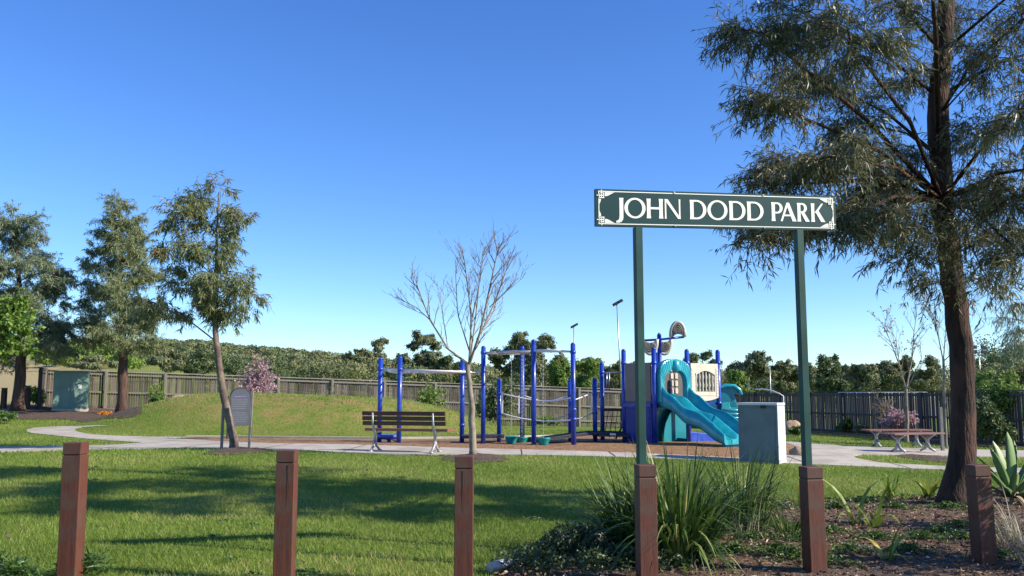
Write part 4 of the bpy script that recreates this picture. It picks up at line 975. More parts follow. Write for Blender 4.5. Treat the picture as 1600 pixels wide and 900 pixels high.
# main tower
tw = newthing('play_tower', 'blue and beige play tower with a teal double slide and sail-shaped roof shells', 'playground tower', pw(1060, 22.5))
Apt = pw(1023, 21.4); AB = Vector((.78, .62, 0)).normalized(); AD = Vector((-AB.y, AB.x, 0))
bay = 1.19; gz0 = Apt.z
def TP(a, d, z=0): q = Apt + AB * a + AD * d; return Vector((q.x, q.y, z))
def tpost(a, d, ytop, base=True, coll=()):
    q = TP(a, d); zt = wz(ytop, q.y); b = MB(); zb = g(q.x, q.y) - .05
    b.tube([(q.x, q.y, zb), (q.x, q.y, zt - .02)], PR, 12); b.lathe((q.x, q.y, zt - .02), [(PR, 0), (PR * .92, .03), (PR * .6, .055), (PR * .1, .065)], 12)
    o = part(tw, 'post', M['blue'], b)
    for cy in coll:
        z = wz(cy, q.y); b = MB(); b.lathe((q.x, q.y, z - .035), [(PR + .001, 0), (PR + .012, .005), (PR + .012, .065), (PR + .001, .07)], 12); part(tw, 'clamp', M['blue'], b, parent=o)
    return zt
DW = 1.0
for a, d, yt in ((0, 0, 545), (bay, 0, 548), (2 * bay, 0, 549), (0, DW, 548), (bay, DW, 553), (2 * bay, DW, 553)):
    tpost(a, d, yt, coll=(567, 630))
zd = wz(629, 22) ; ztp = wz(566.5, 21.5)
# decks
b = MB()
for k in range(2):
    c = TP(bay * (k + .5), DW / 2, zd - .03); b.box(c, (bay - .06, DW - .06, .06), math.atan2(AB.y, AB.x))
part(tw, 'deck', M['bluepanel'], b)
def PF(a0, dirv, o, nrmv):
    return lambda u, v, wv: o + dirv * (a0 + u) + Vector((0, 0, v)) + nrmv * wv
def plane_panel(o, dirv, nrmv, poly, m, name, th=.05, holes=None, a0=0, parent=None):
    b = MB(); b.prism(poly, PF(a0, dirv, o, nrmv), th); return part(tw, name, M[m], b, bevel=.01, parent=parent)
nAB = -AD; O0 = Vector((Apt.x, Apt.y, 0)); OL = Vector((Apt.x, Apt.y, 0))
# left-front taupe panel between D and A
plane_panel(OL, AD, -AB, [(.08, zd + .02), (DW - .08, zd + .02), (DW - .08, ztp), (.08, ztp)], 'taupe', 'side_panel', .05)
# lower blue ribbed panel on the left face
zg = gz0
p_ = plane_panel(OL, AD, -AB, [(.07, zg + .03), (DW - .07, zg + .03), (DW - .07, zd - .1), (.07, zd - .1)], 'bluepanel', 'lower_panel', .04)
b = MB()
for k in range(6):
    z = zg + .15 + k * .14
    b.prism([(.12, z), (DW - .12, z), (DW - .12, z + .10), (.12, z + .10)], PF(0, AD, OL, -AB), .055)
part(tw, 'rib', M['bluepanel'], b, parent=p_)
b = MB(); b.prism([(.05, zd - .1), (DW - .05, zd - .1), (DW - .05, zd), (.05, zd)], PF(0, AD, OL, -AB), .09); part(tw, 'deck_edge', M['blue'], b)
# white baluster panel in the second bay
zt2 = wz(567, 22); zb2 = wz(626, 22)
def panel_frame(parent_bay, m):
    u0 = bay * parent_bay + .075; u1 = bay * (parent_bay + 1) - .075; H_ = zt2 - zb2
    b = MB(); Fn = PF(0, AB, O0, nAB)
    ou0, ou1 = u0 + (u1 - u0) * .16, u1 - (u1 - u0) * .12; ov0, ov1 = zb2 + H_ * .24, zb2 + H_ * .68
    b.prism([(u0, zb2 + H_ * .08), (ou0, zb2 + H_ * .04), (ou0, zt2), (u0, zt2)], Fn, .055)
    b.prism([(ou1, zb2 + H_ * .04), (u1, zb2 + H_ * .08), (u1, zt2), (ou1, zt2)], Fn, .055)
    n = 12; A_ = [(ou0 + (ou1 - ou0) * i / n, zb2 + H_ * (.04 - .05 * math.sin(math.pi * i / n))) for i in range(n + 1)]
    b.prism(A_ + [(ou1, ov0), (ou0, ov0)], Fn, .0535)
    top_ = [(ou0 + (ou1 - ou0) * i / n, ov1 + H_ * .12 * math.sin(math.pi * i / n)) for i in range(n + 1)]
    b.prism(top_ + [(ou1, zt2), (ou0, zt2)], Fn, .0535)
    o = part(tw, 'baluster_panel', M[m], b)
    b = MB(); 
    for i in range(n): 
        x0, y0 = top_[i]; x1, y1 = top_[i + 1]; b.prism([(x0, y0), (x1, y1), (x1, y1 + .05), (x0, y0 + .05)], Fn, .075)
    part(tw, 'arch_trim', M[m], b, parent=o)
    b = MB(); k = 9
    for i in range(k):
        z = zb2 + .1 + i * (H_ - .2) / k
        b.prism([(u0 + .005, z), (u0 + .085, z), (u0 + .085, z + .065), (u0 + .005, z + .065)], Fn, .066); b.prism([(u1 - .085, z), (u1 - .005, z), (u1 - .005, z + .065), (u1 - .085, z + .065)], Fn, .066)
    part(tw, 'block_trim', M[m], b, parent=o)
    for i in range(6):
        u = ou0 + (ou1 - ou0) * (i + .5) / 6; q = Fn(u, 0, .02); hh = ov1 - ov0 + H_ * .09
        b = MB(); b.lathe((q.x, q.y, ov0), [(.022, 0), (.03, hh * .05), (.018, hh * .15), (.036, hh * .33), (.018, hh * .55), (.034, hh * .75), (.02, hh * .93), (.026, hh)], 8); part(tw, 'baluster', M[m], b, parent=o)
    q0 = MB(); q0.prism([(ou0 + .02, zb2 + H_ * .13), (ou1 - .02, zb2 + H_ * .13), (ou1 - .02, zb2 + H_ * .17), (ou0 + .02, zb2 + H_ * .17)], Fn, .065); part(tw, 'moulding', M[m], q0, parent=o)
panel_frame(1, 'beige')
# rear panels (seen through the arch)
rp_ = plane_panel(TP(0, DW), AB, AD, [(.08, zd), (bay - .08, zd), (bay - .08, ztp - .05), (.08, ztp - .05)], 'umber', 'rear_panel', .05)
b = MB(); Fr = PF(0, AB, TP(0, DW), -AD)
for r_ in range(4):
    for c_ in range(2):
        u = bay + .50 + c_ * .17; z = zd + .22 + r_ * .19; b.prism([(u, z), (u + .10, z), (u + .10, z + .12), (u + .05, z + .16), (u, z + .12)], Fr, .03)
WC = b
rp_ = plane_panel(TP(bay, DW), AB, AD, [(.08, zd), (bay - .08, zd), (bay - .08, ztp - .2), (.08, ztp - .2)], 'umber', 'rear_panel', .05)
part(tw, 'window_cutouts', M['beige'], WC, parent=rp_)
# slide hood arch
Fn = PF(0, AB, O0, nAB); u0, u1 = .05, bay - .05; zs0 = zd; zh = wz(561, 21.8)
cu = (u0 + u1) / 2; hw = (u1 - u0) / 2
n = 18; outer = []; inner = []
for i in range(n + 1):
    a = math.pi * i / n; sx = -math.cos(a)
    outer.append((cu + sx * hw, zd + .40 + (zh - zd - .40) * (.55 + .45 * math.sin(a) ** .9 if 0 < i < n else .5)))
    inner.append((cu + sx * hw * .74, zd + .38 + (zh - zd - .62) * math.sin(a) ** .7 * .95))
b = MB()
for i in range(n):
    b.prism([outer[i], outer[i + 1], inner[i + 1], inner[i]], Fn, .16)
b.prism([(u0, zd), (inner[0][0], zd), inner[0], outer[0]], Fn, .16); b.prism([(inner[-1][0], zd), (u1, zd), outer[-1], inner[-1]], Fn, .16)
hood = part(tw, 'slide_hood', M['teal'], b, bevel=.02)
b = MB(); q = Fn(cu, zh - .2, .15); b.lathe((q.x, q.y, q.z - .13), [(.03, 0), (.10, .06), (.115, .15), (.09, .26), (.03, .32)], 14); part(tw, 'hood_crest', M['teal'], b, parent=hood)
# double wavy slide: from the deck edge outward along nAB, swinging to +x
top0 = O0 + AB * (cu) + Vector((0, 0, zd + .03)); sdirv = (nAB * .80 + Vector((1, 0, 0)) * .62).normalized()
botp = G(1128, 695)
dv = nAB.copy(); Ls = 1.95; q_ = top0 + dv * Ls; botp = Vector((q_.x, q_.y, g(q_.x, q_.y)))
NS = 40; cross = Vector((-dv.y, dv.x, 0)); wS = .50
def zprof(f):
    zt_, zb_ = zd + .02, g(botp.x, botp.y) + .20
    s_ = f; base_ = zt_ + (zb_ - zt_) * (s_ * s_ * (3 - 2 * s_) * .35 + s_ * .65)
    return base_ + .055 * math.sin(s_ * 2 * math.pi * 2.0 - .6) * (1 - s_ ** 4) * min(1, s_ * 4)
sec = []
def sect(x):   # x in -1..1 across: walls at -1,0,1
    ax = abs(x)
    if ax > .93: return .27
    if ax > .84: return .27 - (.93 - ax) * 2.8
    if ax < .05: return .21
    if ax < .14: return .21 - (ax - .05) * 2.2
    u = (ax - .49) / .35; return .0 + .02 * u * u
XS = [-1, -.93, -.86, -.8, -.7, -.5, -.3, -.2, -.14, -.05, 0, .05, .14, .2, .3, .5, .7, .8, .86, .93, 1]
b = MB(); rows = []
for i in range(NS + 1):
    f = i / NS; c = top0 + dv * Ls * f; zc = zprof(f); wallh = 1.0 if f < .85 else 1 - (f - .85) / .15 * .55
    hi = 1 + .9 * max(0, 1 - f * 6)
    row = []
    for x in XS:
        q = c + cross * (x * wS); row.append(Vector((q.x, q.y, zc + sect(x) * wallh * (hi if abs(x) > .5 else 1))))
    for x in (1, .97, -.97, -1):
        q = c + cross * (x * wS * (1.0 if abs(x) == 1 else .95)); row.append(Vector((q.x, q.y, zc - (.10 if abs(x) < 1 else .04))))
    rows.append(row)
nr = len(rows[0]); k0 = len(b.v)
for r_ in rows: b.v += [tuple(q) for q in r_]
for i in range(NS):
    for j in range(nr):
        a = i * nr + j; c = i * nr + (j + 1) % nr; b.f.append((a, c, c + nr, a + nr)); b.sm.append(True)
b.f.append(tuple(range(nr))); b.f.append(tuple(NS * nr + j for j in reversed(range(nr)))); b.sm += [False, False]
part(tw, 'double_slide', M['teal'], b)
b = MB(); q = top0 + dv * Ls * .93; b.box((q.x, q.y, g(q.x, q.y) + .06), (.12, .7, .26), math.atan2(dv.y, dv.x)); part(tw, 'slide_foot', M['tealdark'], b, bevel=.02)
# teal lower walls
O1 = O0
pw_ = plane_panel(O0 + AD * .5, AB, nAB, [(.12, zg), (bay + .3, zg), (bay + .3, zd - .12), (.12, zd - .12)], 'teal', 'brick_panel', .04)
b = MB()
for r_ in range(8):
    for c_ in range(4):
        u = .15 + c_ * .33 + (.12 if r_ % 2 else 0); z = zg + .04 + r_ * .105
        b.prism([(u, z), (u + .30, z), (u + .30, z + .09), (u, z + .09)], PF(0, AB, O0 + AD * .5, nAB), .052)
part(tw, 'brick_relief', M['teal'], b, parent=pw_)
b = MB(); A_ = [(bay * .95 + .52 * math.cos(a), zg + .85 * math.sin(a)) for a in np.linspace(0, math.pi, 16)]
b.prism(A_, PF(0, AB, O0 + AD * .35, nAB), .06); part(tw, 'dark_half_disc', M['tealdark'], b)  # plain darker teal half disc in front of the brick panel
b = MB(); b.prism([(bay + .05, zg + .0), (bay * 2 - .1, zg + .0), (bay * 2 - .1, zg + .18), (bay + .05, zg + .28)], PF(0, AB, O0 + AD * .1, nAB), .12); part(tw, 'lower_step', M['blue'], b, bevel=.02)
# boat-like teal play shell on the right
O3 = TP(2 * bay + .05, .2); Yb = O3.y
def WP(px, py, wv, Yq=23.1): p = V(px, py, Yq); return p + Vector((0, wv, 0))
b = MB(); curl = [(1108, 640), (1106, 628), (1112, 614), (1122, 606), (1134, 602.5), (1147, 603), (1155, 609), (1158, 617), (1151, 614), (1147, 616), (1150, 626), (1155, 640), (1156, 648), (1108, 648)]
b.prism(curl, lambda u, v, wv: WP(u, v, wv, 23.3), .30); shell = part(tw, 'wave_shell', M['tealdark'], b, bevel=.02)
b = MB(); rim = [(1112, 614), (1122, 606), (1134, 602.5), (1147, 603), (1155, 609), (1158, 617)]; b.tube([WP(u, v, -.02, 23.3) for u, v in rim], .05, 8); part(tw, 'shell_rim', M['teal'], b, parent=shell)
b = MB(); b.prism([(1128, 630), (1140, 628), (1141, 637), (1158, 637), (1162, 672), (1124, 672)], lambda u, v, wv: WP(u, v, wv, 22.7), .25); hull = part(tw, 'hull_panel', M['teal'], b, bevel=.015)
b = MB()
for k in range(5):
    y = 641 + k * 6; b.tube([WP(1129, y, -.0, 22.7), WP(1160, y, -.0, 22.7)], .03, 8)
part(tw, 'hull_ribs', M['teal'], b, parent=hull)
# mast and sails
mast = V(1030, 524, 22.6); b = MB(); mz = g(mast.x, 22.6); b.tube([(mast.x, 22.6, mz), (mast.x, 22.6, mast.z)], PR * .95, 12); b.lathe(mast, [(PR * .95, 0), (PR * .6, .05), (.005, .065)], 12); part(tw, 'mast', M['blue'], b)
b = MB(); b.tube([V(1006, 532, 22.4), V(1030, 530.5, 22.4), V(1069, 526.5, 22.4)], .028, 8); part(tw, 'yard_bar', M['bluepanel'], b)
def sail(outline, Yq, name='sail_shell'):
    b = MB(); b.prism(outline, lambda u, v, wv: V(u, v, Yq) + Vector((wv * .2, wv, 0)), .07); o = part(tw, name, M['taupe'], b, bevel=.01)
    return o
def semi(cx, ty, rx, h, up=False):
    n = 14
    if up: return [(cx - rx * math.cos(a), ty - h * math.sin(a) ** .8) for a in np.linspace(0, math.pi, n)] + [(cx + rx * .7, ty - 2), (cx + rx * .35, ty - 4.5), (cx, ty - 5), (cx - rx * .4, ty - 3.5), (cx - rx * .7, ty)]
    return [(cx - rx, ty), (cx - rx * .5, ty + 3.5), (cx, ty + 4.5), (cx + rx * .5, ty + 3.5), (cx + rx, ty - 1)] + [(cx + rx * math.cos(a), ty + h * math.sin(a) ** .8) for a in np.linspace(0, math.pi, n)[1:-1]]
for (o_, Yq) in ((semi(1016, 531, 10.5, 22), 22.35), (semi(1038, 530, 10.5, 23), 22.6), (semi(1059, 526.5, 11, 23, True), 22.35)):
    so = sail(o_, Yq); cx = sum(p[0] for p in o_) / len(o_); ys2 = [p[1] for p in o_]; b = MB()
    up = Yq == 22.35 and cx > 1050
    for k in range(4):
        f = .32 + k * .17; 
        if up: pts = [V(cx - 9.5 * f * 1.0 * math.cos(a) * (.95), 524.0 - 21 * f * math.sin(a), Yq - .012) for a in np.linspace(0.25, math.pi - .25, 9)]
        else: pts = [V(cx - 9.5 * f * 1.05 * math.cos(a), ys2[0] + 3 + 18 * f * math.sin(a), Yq - .012) for a in np.linspace(0.2, math.pi - .2, 9)]
        b.tube(pts, .014, 5)
    part(tw, 'rib', M['taupe'], b, parent=so)
    b = MB()
    rim = [(o_[i]) for i in (range(0, 14) if up else range(4, len(o_)))]
    b.tube([V(u, v, Yq + .03) for u, v in rim], .045, 6); part(tw, 'rim', M['beige'], b, parent=so)
# net climber on the left
nc = newthing('net_climber', 'black rope net climber with steel top rail beside the blue tower base', 'climbing frame', pw(960, 23))
b = MB(); b.tube([V(944, 582, 23.1), V(981, 582, 22.9)], .018, 7); b.tube([V(948, 582, 23.1), V(948, 610, 23.1)], .016, 7); b.tube([V(952, 582, 23.1), V(952, 608, 23.1)], .016, 7); b.tube([V(973, 583, 23), V(973, 612, 23)], .016, 7); part(nc, 'top_rail', M['steel'], b)
b = MB()
for k in range(6):
    b.tube([V(944 + 7 * k, 640, 23), V(936 + 8 * k, 684, 22.6)], .009, 5)
for k in range(5):
    b.tube([V(942 - k * 1.2, 642 + 9 * k, 23 - .08 * k), V(981, 641 + 9 * k, 22.8 - .05 * k)], .009, 5)
b.beam(V(943, 640.5, 23), V(981, 640.5, 22.9), .05, .06); part(nc, 'rope_net', M['black'], b)
b = MB(); b.tube([V(985, 641, 22.7), V(962, 686, 22.5)], .022, 6); part(nc, 'strut', M['black'], b)
# handrail behind the electrical box
hr = newthing('handrail', 'curved white steel handrail behind the grey electrical box', 'handrail', pw(1205, 20))
b = MB(); b.tube([V(1180, 608, 20.6), V(1192, 608, 20.3), V(1205, 610, 20), V(1218, 615, 19.8), V(1224, 619, 19.8), V(1224.3, 640, 19.8), (W(1224.5, 640, 19.8).x, 19.8, g(6, 19.8))], .014, 8); part(hr, 'rail', M['whitepipe'], b)

# ------------------------------------------------------------------ light poles beyond the fence
def pole(px, ytop, Y, label, r=.09, lean=0, kind=1):
    p = GY(px, Y); zt = wz(ytop, Y); q = W(px, ytop, Y); t = thing('light_pole', label, 'light pole', p, 0, 'floodlight poles beyond the fence')
    h = zt - p.z; b = MB(); b.tube([(0, 0, 0), (lean * h, 0, h)], [r, r * .55], 8); b.build('pole', M['steel'], t)
    if kind == 4: return t
    if kind == 1:
        b = MB(); b.tube([(lean * h, 0, h), (lean * h + .35, -.05, h + .10)], .04, 6); b.build('arm', M['steel'], t)
        for dx, dz in ((-.12, -.10), (.28, .12)):
            b = MB(); m3 = Matrix.Rotation(-.5, 3, 'Y'); b.box((lean * h + dx, 0, h + dz), (.62, .5, .28), M4=m3); b.build('lamp_head', M['black'], t, bevel=.04)
    else:
        b = MB(); b.tube([(-.9, 0, h), (.9, 0, h)], .05, 6); b.build('arm', M['steel'], t)
        for dx in (-.75, .75):
            for dz in (-.35, .45) if kind == 2 else (.2,):
                b = MB(); b.box((dx, -.1, h + dz), (.75, .4, .5)); b.build('lamp_head', M['black'], t, bevel=.04)
    return t
pole(973, 473, 88, 'tall floodlight pole just left of the sign\'s left post, beyond the fence', .11, -.04)
pole(899, 509, 120, 'shorter distant floodlight pole above the blue climbing posts', .12, -.012)
pole(1535, 547, 150, 'distant twin-headed floodlight pole just right of the big gum trunk', .12, 0, 2)
pole(1205, 572, 70, 'thin white pole beyond the fence above the electrical box', .06, 0, 4)

# ------------------------------------------------------------------ house beyond the right fence
h0 = GY(1410, 62); hx = thing('house', 'low house with pale grey metal roof just showing over the dark fence', 'house', h0)
zr = wz(612, 62) - h0.z; b = MB(); b.box((0, 2.5, (zr - .45) / 2), (4.6, 5, zr - .45)); b.build('wall', M['housewall'], hx)
b = MB(); b.prism([(-2.7, zr - .45), (2.7, zr - .45), (2.7, zr - .36), (2.0, zr + .0), (-2.0, zr + .0), (-2.7, zr - .36)], lambda u, v, wv: Vector((u - .3, wv, v)), 5.4); b.build('roof', M['roofgrey'], hx)
b = MB(); b.box((-1, -.01, zr - 1.5), (1.0, .05, 1.0)); b.build('window', M['black'], hx)

# ------------------------------------------------------------------ background trees beyond the fence (each one a thing)
def bgtree(px, ytop, Y, wpx, label, lm='bgolive', shape='gum', seed=0, n=None, kind='gum_tree', cbot=None):
    rd = random.Random(seed + int(px)); b0 = GY(px, Y); zt = wz(ytop, Y); H = zt - b0.z; wr = wpx * Y / FPX / 2 * 1.2
    k = FPX / Y; tt = [b0, b0 + Vector((rd.uniform(-.1, .1) * wr, 0, H * .4)), b0 + Vector((rd.uniform(-.2, .2) * wr, 0, H * .8))]
    bl = []
    nb = 12 if shape == 'gum' else 9
    for i in range(nb):
        if shape == 'gum':
            a = rd.uniform(0, 6.28); rr_ = rd.uniform(.2, .8); f = rd.uniform(.45, .97)
            mx_ = 1 - abs(f - .7) * 1.3
            c = b0 + Vector((wr * rr_ * math.cos(a) * mx_ * 1.1, wr * rr_ * math.sin(a) * mx_, H * f)); s_ = rd.uniform(.26, .42)
            bl.append((c, wr * s_, H * rd.uniform(.08, .13), int((n or 60) * s_ * 2.6)))
        elif shape == 'open':
            a = rd.uniform(0, 6.28); rr_ = rd.uniform(.4, .95); f = rd.uniform(.6, .97)
            c = b0 + Vector((wr * rr_ * math.cos(a), wr * rr_ * .6 * math.sin(a), H * f)); s_ = rd.uniform(.16, .28)
            bl.append((c, wr * s_, H * rd.uniform(.03, .055), int((n or 60) * s_ * 2.2)))
        else:
            a = rd.uniform(0, 6.28); rr_ = rd.uniform(.1, .6); f = rd.uniform(.25, .85)
            c = b0 + Vector((wr * rr_ * math.cos(a), wr * rr_ * math.sin(a), H * f)); s_ = rd.uniform(.4, .55)
            bl.append((c, wr * s_, H * .17, int((n or 60) * s_ * 2)))
    ls = .0024 * Y
    return tree(kind, label, 'tree', tt, [.018 * H, .012 * H, .005 * H], bl, M[lm], M['barkpale'] if shape != 'bush' else M['bark'], ls, ls * .5, .035 * H + .15, 11, .1, 0, 'trees beyond the fence', sides=6, sub=7, tn=6, flutter=1.0, jit=0)
BG = [
 (572, 529, 95, 60, 'open-crowned gum rising above the far trees directly above the left monkey-bar posts', 'bgolive', 'open'),
 (575, 553, 93, 60, 'rounded grey-green gum beneath the open crown above the left monkey-bar posts', 'bgolive', 'gum'),
 (655, 516, 100, 56, 'airy gum with a flat open top, left of the bare tree\'s fork', 'bggrey', 'open'),
 (662, 541, 98, 62, 'grey-green gum with dense lower crown left of the bare tree', 'bggrey', 'gum'),
 (700, 562, 90, 50, 'dark low tree directly behind the bare tree trunk', 'bgdark', 'gum'),
 (800, 524, 92, 62, 'tall gum behind the left overhead beam of the pod climber', 'bgolive', 'gum'),
 (846, 522, 90, 86, 'largest gum beyond the fence, its domed crown right above the pod climber', 'bgolive', 'gum'),
 (870, 560, 74, 50, 'bright green bushy tree right behind the fence below the large gum', 'bggreen', 'bush'),
 (920, 566, 85, 50, 'bushy green tree beyond the fence between the tall blue posts', 'bggreen', 'gum'),
 (925, 557, 100, 22, 'small spiky-topped tree left of the tall light pole', 'bggrey', 'open'),
 (958, 571, 95, 50, 'round olive tree behind the net climber', 'bgolive', 'gum'),
 (1002, 563, 95, 40, 'olive gum hidden behind the sign\'s left post', 'bgolive', 'gum'),
 (1098, 542, 95, 46, 'dark gum with a clumped top rising behind the beige baluster panel', 'bgdark', 'open'),
 (1095, 560, 97, 50, 'lower gum behind the beige baluster panel', 'bgolive', 'gum'),
 (1172, 546, 92, 66, 'wide flat-topped gum behind the teal wave shell', 'bggrey', 'gum'),
 (1150, 578, 66, 44, 'lime-tinged bushy tree right behind the fence beside the teal wave shell', 'bggreen', 'bush'),
 (1228, 568, 95, 50, 'olive gum between the electrical box and the sign\'s right post', 'bgolive', 'gum'),
 (1268, 572, 95, 44, 'pale-limbed gum just right of the sign\'s right post', 'bggrey', 'gum'),
 (1304, 553, 82, 58, 'dark dense evergreen standing highest right of the sign', 'bgdark', 'bush'),
 (1345, 568, 100, 56, 'pale-limbed gum to the right of the dark evergreen', 'bggrey', 'gum'),
 (1385, 565, 105, 56, 'olive gum behind the left bare branches of the nearly leafless young tree', 'bgolive', 'gum'),
 (1440, 560, 100, 56, 'gum behind the right bare branches of the nearly leafless young tree', 'bgolive', 'gum'),
 (1545, 560, 36, 56, 'bright green bushy tree behind the fence right of the big gum trunk', 'bggreen', 'bush'),
 (1585, 575, 33, 70, 'dark olive bushy tree behind the fence near the right edge', 'bgolive', 'bush'),
 (128, 575, 60, 30, 'small green bushy tree behind the fence right above the green cabinet', 'bggreen', 'bush'),
 (150, 560, 75, 60, 'grey-green tree beyond the fence between the two left gums', 'bggrey', 'gum'),
 (262, 548, 70, 56, 'grey-green tree beyond the fence between the tall gum and the young gum', 'bggrey', 'gum'),
 (300, 560, 90, 50, 'dark round bushy tree on the slope just left of the leaning trunk', 'bgdark', 'bush'),
]
for i, (px, yt, Y, wpx, lab, lm, sh) in enumerate(BG):
    bgtree(px, yt, Y, wpx, lab, lm, sh, i, 190 if Y > 50 else 260)

# far-off wood: reads as one mass
def wood(name, spec, lm, label, seed=1):
    r = np.random.default_rng(seed); PS = []; DS = []; LS = []; VV = []
    TK = WB()
    for (a, Y, H, Wd) in spec:
        X = a * Y; z0 = float(gnp(np.array([X]), np.array([Y]))[0]); nb = r.integers(4, 7); tv = r.random()
        for k in range(nb):
            c = np.array([X + r.normal() * Wd * .28, Y + r.normal() * Wd * .3, z0 + H * r.uniform(.4, .9)]); n = int(36 + 40 * min(1, 150 / Y))
            q = r.normal(size=(n, 3)); q = nrm(q) * r.random((n, 1)) ** .4 * np.array([Wd * .30, Wd * .30, H * .16])
            PS.append(c + q); DS.append(r.normal(size=(n, 3))); LS.append(np.full(n, Y * .0042)); VV.append(np.clip(tv * .6 + .4 * r.random(n), 0, 1))
        TK.tube([(X, Y, z0), (X, Y, z0 + H * .7)], [.02 * H, .01 * H], 4, cap=False)
    P = np.concatenate(PS); D = np.concatenate(DS); L_ = np.concatenate(LS)
    o = quadmesh(name, leafquads(P, D, L_, L_ * .7), M[lm], v=np.concatenate(VV)); tag(o, label, 'woodland', kind='stuff')
    MB.build(TK, 'trunks', M['bark'], None); tko = bpy.data.objects['trunks' if 'trunks' in bpy.data.objects else 'trunks']
    return o
r = np.random.default_rng(5)
def treespec(n, a0, a1, y0, y1, h0, h1, f=None):
    out = []
    for _ in range(n):
        a = r.uniform(a0, a1); Y = r.uniform(y0, y1); H = r.uniform(h0, h1)
        if f and not f(a, Y): continue
        out.append((a, Y, H, H * r.uniform(.6, 1.0)))
    return out
wood_specs = [
 ('hill_forest', treespec(1500, -.60, .02, 120, 440, 5, 10, lambda a, Y: not (a < -.36 and Y < 240)), 'bggrey', 'grey-green gum forest covering the distant hill on the left'),
 ('hill_forest', treespec(600, -.60, .02, 120, 440, 5, 9, lambda a, Y: not (a < -.36 and Y < 240)), 'bgdark', 'darker trees scattered through the forest on the distant hill'),
 ('distant_woodland', treespec(230, -.36, .62, 108, 175, 4.2, 6.6, lambda a, Y: a > -.30 or Y < 130), 'bgolive', 'olive belt of distant trees beyond the fence'),
 ('distant_woodland', treespec(120, -.36, .62, 100, 160, 3.2, 5.4, lambda a, Y: a > -.30 or Y < 130), 'bgdark', 'dark low trees within the belt beyond the fence'),
 ('distant_woodland', treespec(90, .515, .66, 180, 260, 8, 14), 'bgdark', 'taller dark wood rising at the far right beyond the fence'),
 ('distant_woodland', treespec(150, -.345, -.03, 75, 215, 2.4, 5.0, lambda a, Y: not (a < -.30 and Y > 130)), 'bggrey', 'grey-green wood between the fence and the distant hill'),
 ('distant_woodland', treespec(110, -.345, -.03, 65, 215, 2.2, 4.6, lambda a, Y: not (a < -.30 and Y > 130)), 'bgdark', 'dark trees within the wood between the fence and the distant hill'),
 ('distant_woodland', treespec(50, -.345, -.03, 60, 120, 2.0, 3.4, lambda a, Y: not (a < -.30)), 'bgolive', 'olive green scrub low in the wood behind the fence'),
 ('distant_woodland', treespec(60, -.6, -.42, 90, 135, 2.5, 4.2, lambda a, Y: a > -.52), 'bggreen', 'low green trees on the slope behind the left fence'),
]
def wood2():
    for i, (nm, spec, lm, lab) in enumerate(wood_specs):
        rr_ = np.random.default_rng(40 + i); NN = []; PS = []; DS = []; LS = []; VV = []
        for (a, Y, H, Wd) in spec:
            X = a * Y; z0 = g(X, Y)
            if a < .5:
                cap_ = float(np.interp(a, [-.6, -.357, -.214, -.14, 0, .5], [88, 84, 66, 55, 42, 42])) if (nm == 'hill_forest' or a < -.03) else 45
                H = min(H, (EYE + cap_ * rr_.uniform(.72, 1.0) / FPX * Y - z0)); Wd = min(Wd, H * 1.1)
                if H < 1.2: continue
            nb = rr_.integers(4, 7); tv = rr_.random()
            for k in range(nb):
                c = np.array([X + rr_.normal() * Wd * .28, Y + rr_.normal() * Wd * .3, z0 + H * rr_.uniform(.3, .9)]); n = int(100 + 100 * min(1, 120 / Y))
                q = nrm(rr_.normal(size=(n, 3))) * rr_.random((n, 1)) ** .4 * np.array([Wd * .30, Wd * .30, H * .17])
                PS.append(c + q); NN.append(q + rr_.normal(size=(n, 3)) * Wd * .10); DS.append(np.cross(NN[-1], rr_.normal(size=(n, 3)))); LS.append(np.full(n, Y * .0025)); VV.append(np.clip(tv * .75 + .3 * rr_.random(n), 0, 1))
        P = np.concatenate(PS); D = np.concatenate(DS); L_ = np.concatenate(LS)
        tag(quadmesh(nm, leafquads(P, D, L_, L_ * .7, Nn=np.concatenate(NN)), M[lm], v=np.concatenate(VV)), lab, 'woodland', kind='stuff')
wood2()

# ------------------------------------------------------------------ shrubs and bushes
def shrub(px, py, Y, wpx, hpx, label, lm, name='shrub', cat='shrub', n=120, leafL=.08, leafW=.04, group=None, bark='twigbare', droop=.1, twr=.003, gz=None):
    b0 = GY(px, Y); H = hpx * Y / FPX; wr = wpx * Y / FPX / 2; rd = random.Random(int(px * 7 + py))
    bl = []
    for i in range(5):
        a = rd.uniform(0, 6.28); q = rd.uniform(.1, .5); f = rd.uniform(.4, .78)
        bl.append((b0 + Vector((wr * q * math.cos(a), wr * q * math.sin(a), H * f)), wr * .5, H * .22, n // 5))
    return tree(name, label, cat, [b0, b0 + Vector((0, 0, H * .3)), b0 + Vector((.02, 0, H * .6))], [.012 + .012 * H, .01 * H, .004], bl, M[lm], M[bark], leafL, leafW, H * .2, 12, droop, twr, group, sides=6, sub=6, tn=4, flutter=.9, jit=0)
shrub(397, 615, 38.5, 60, 112, 'pink-blossomed small tree against the fence behind the notice board', 'pink', 'blossom_tree', 'tree', 420, .09, .07)
shrub(1398, 672, 29, 70, 50, 'pink-flowering bush in front of the dark fence behind the backless benches', 'pink', 'flowering_bush', 'bush', 420, .07, .055)
shrub(1383, 660, 31, 36, 70, 'dry grey-brown twiggy shrub left of the pink-flowering bush', 'dryleaf', 'shrub', 'shrub', 130, .06, .02, droop=-.2)
shrub(241, 610, 37.5, 34, 52, 'thin pale-green sapling against the fence right of the tall gum', 'bggreen', 'sapling', 'sapling', 60, .10, .05)
shrub(330, 610, 39.0, 22, 62, 'dry twiggy sapling against the fence just left of the leaning trunk', 'dryleaf', 'sapling', 'sapling', 30, .05, .02, droop=-.2)
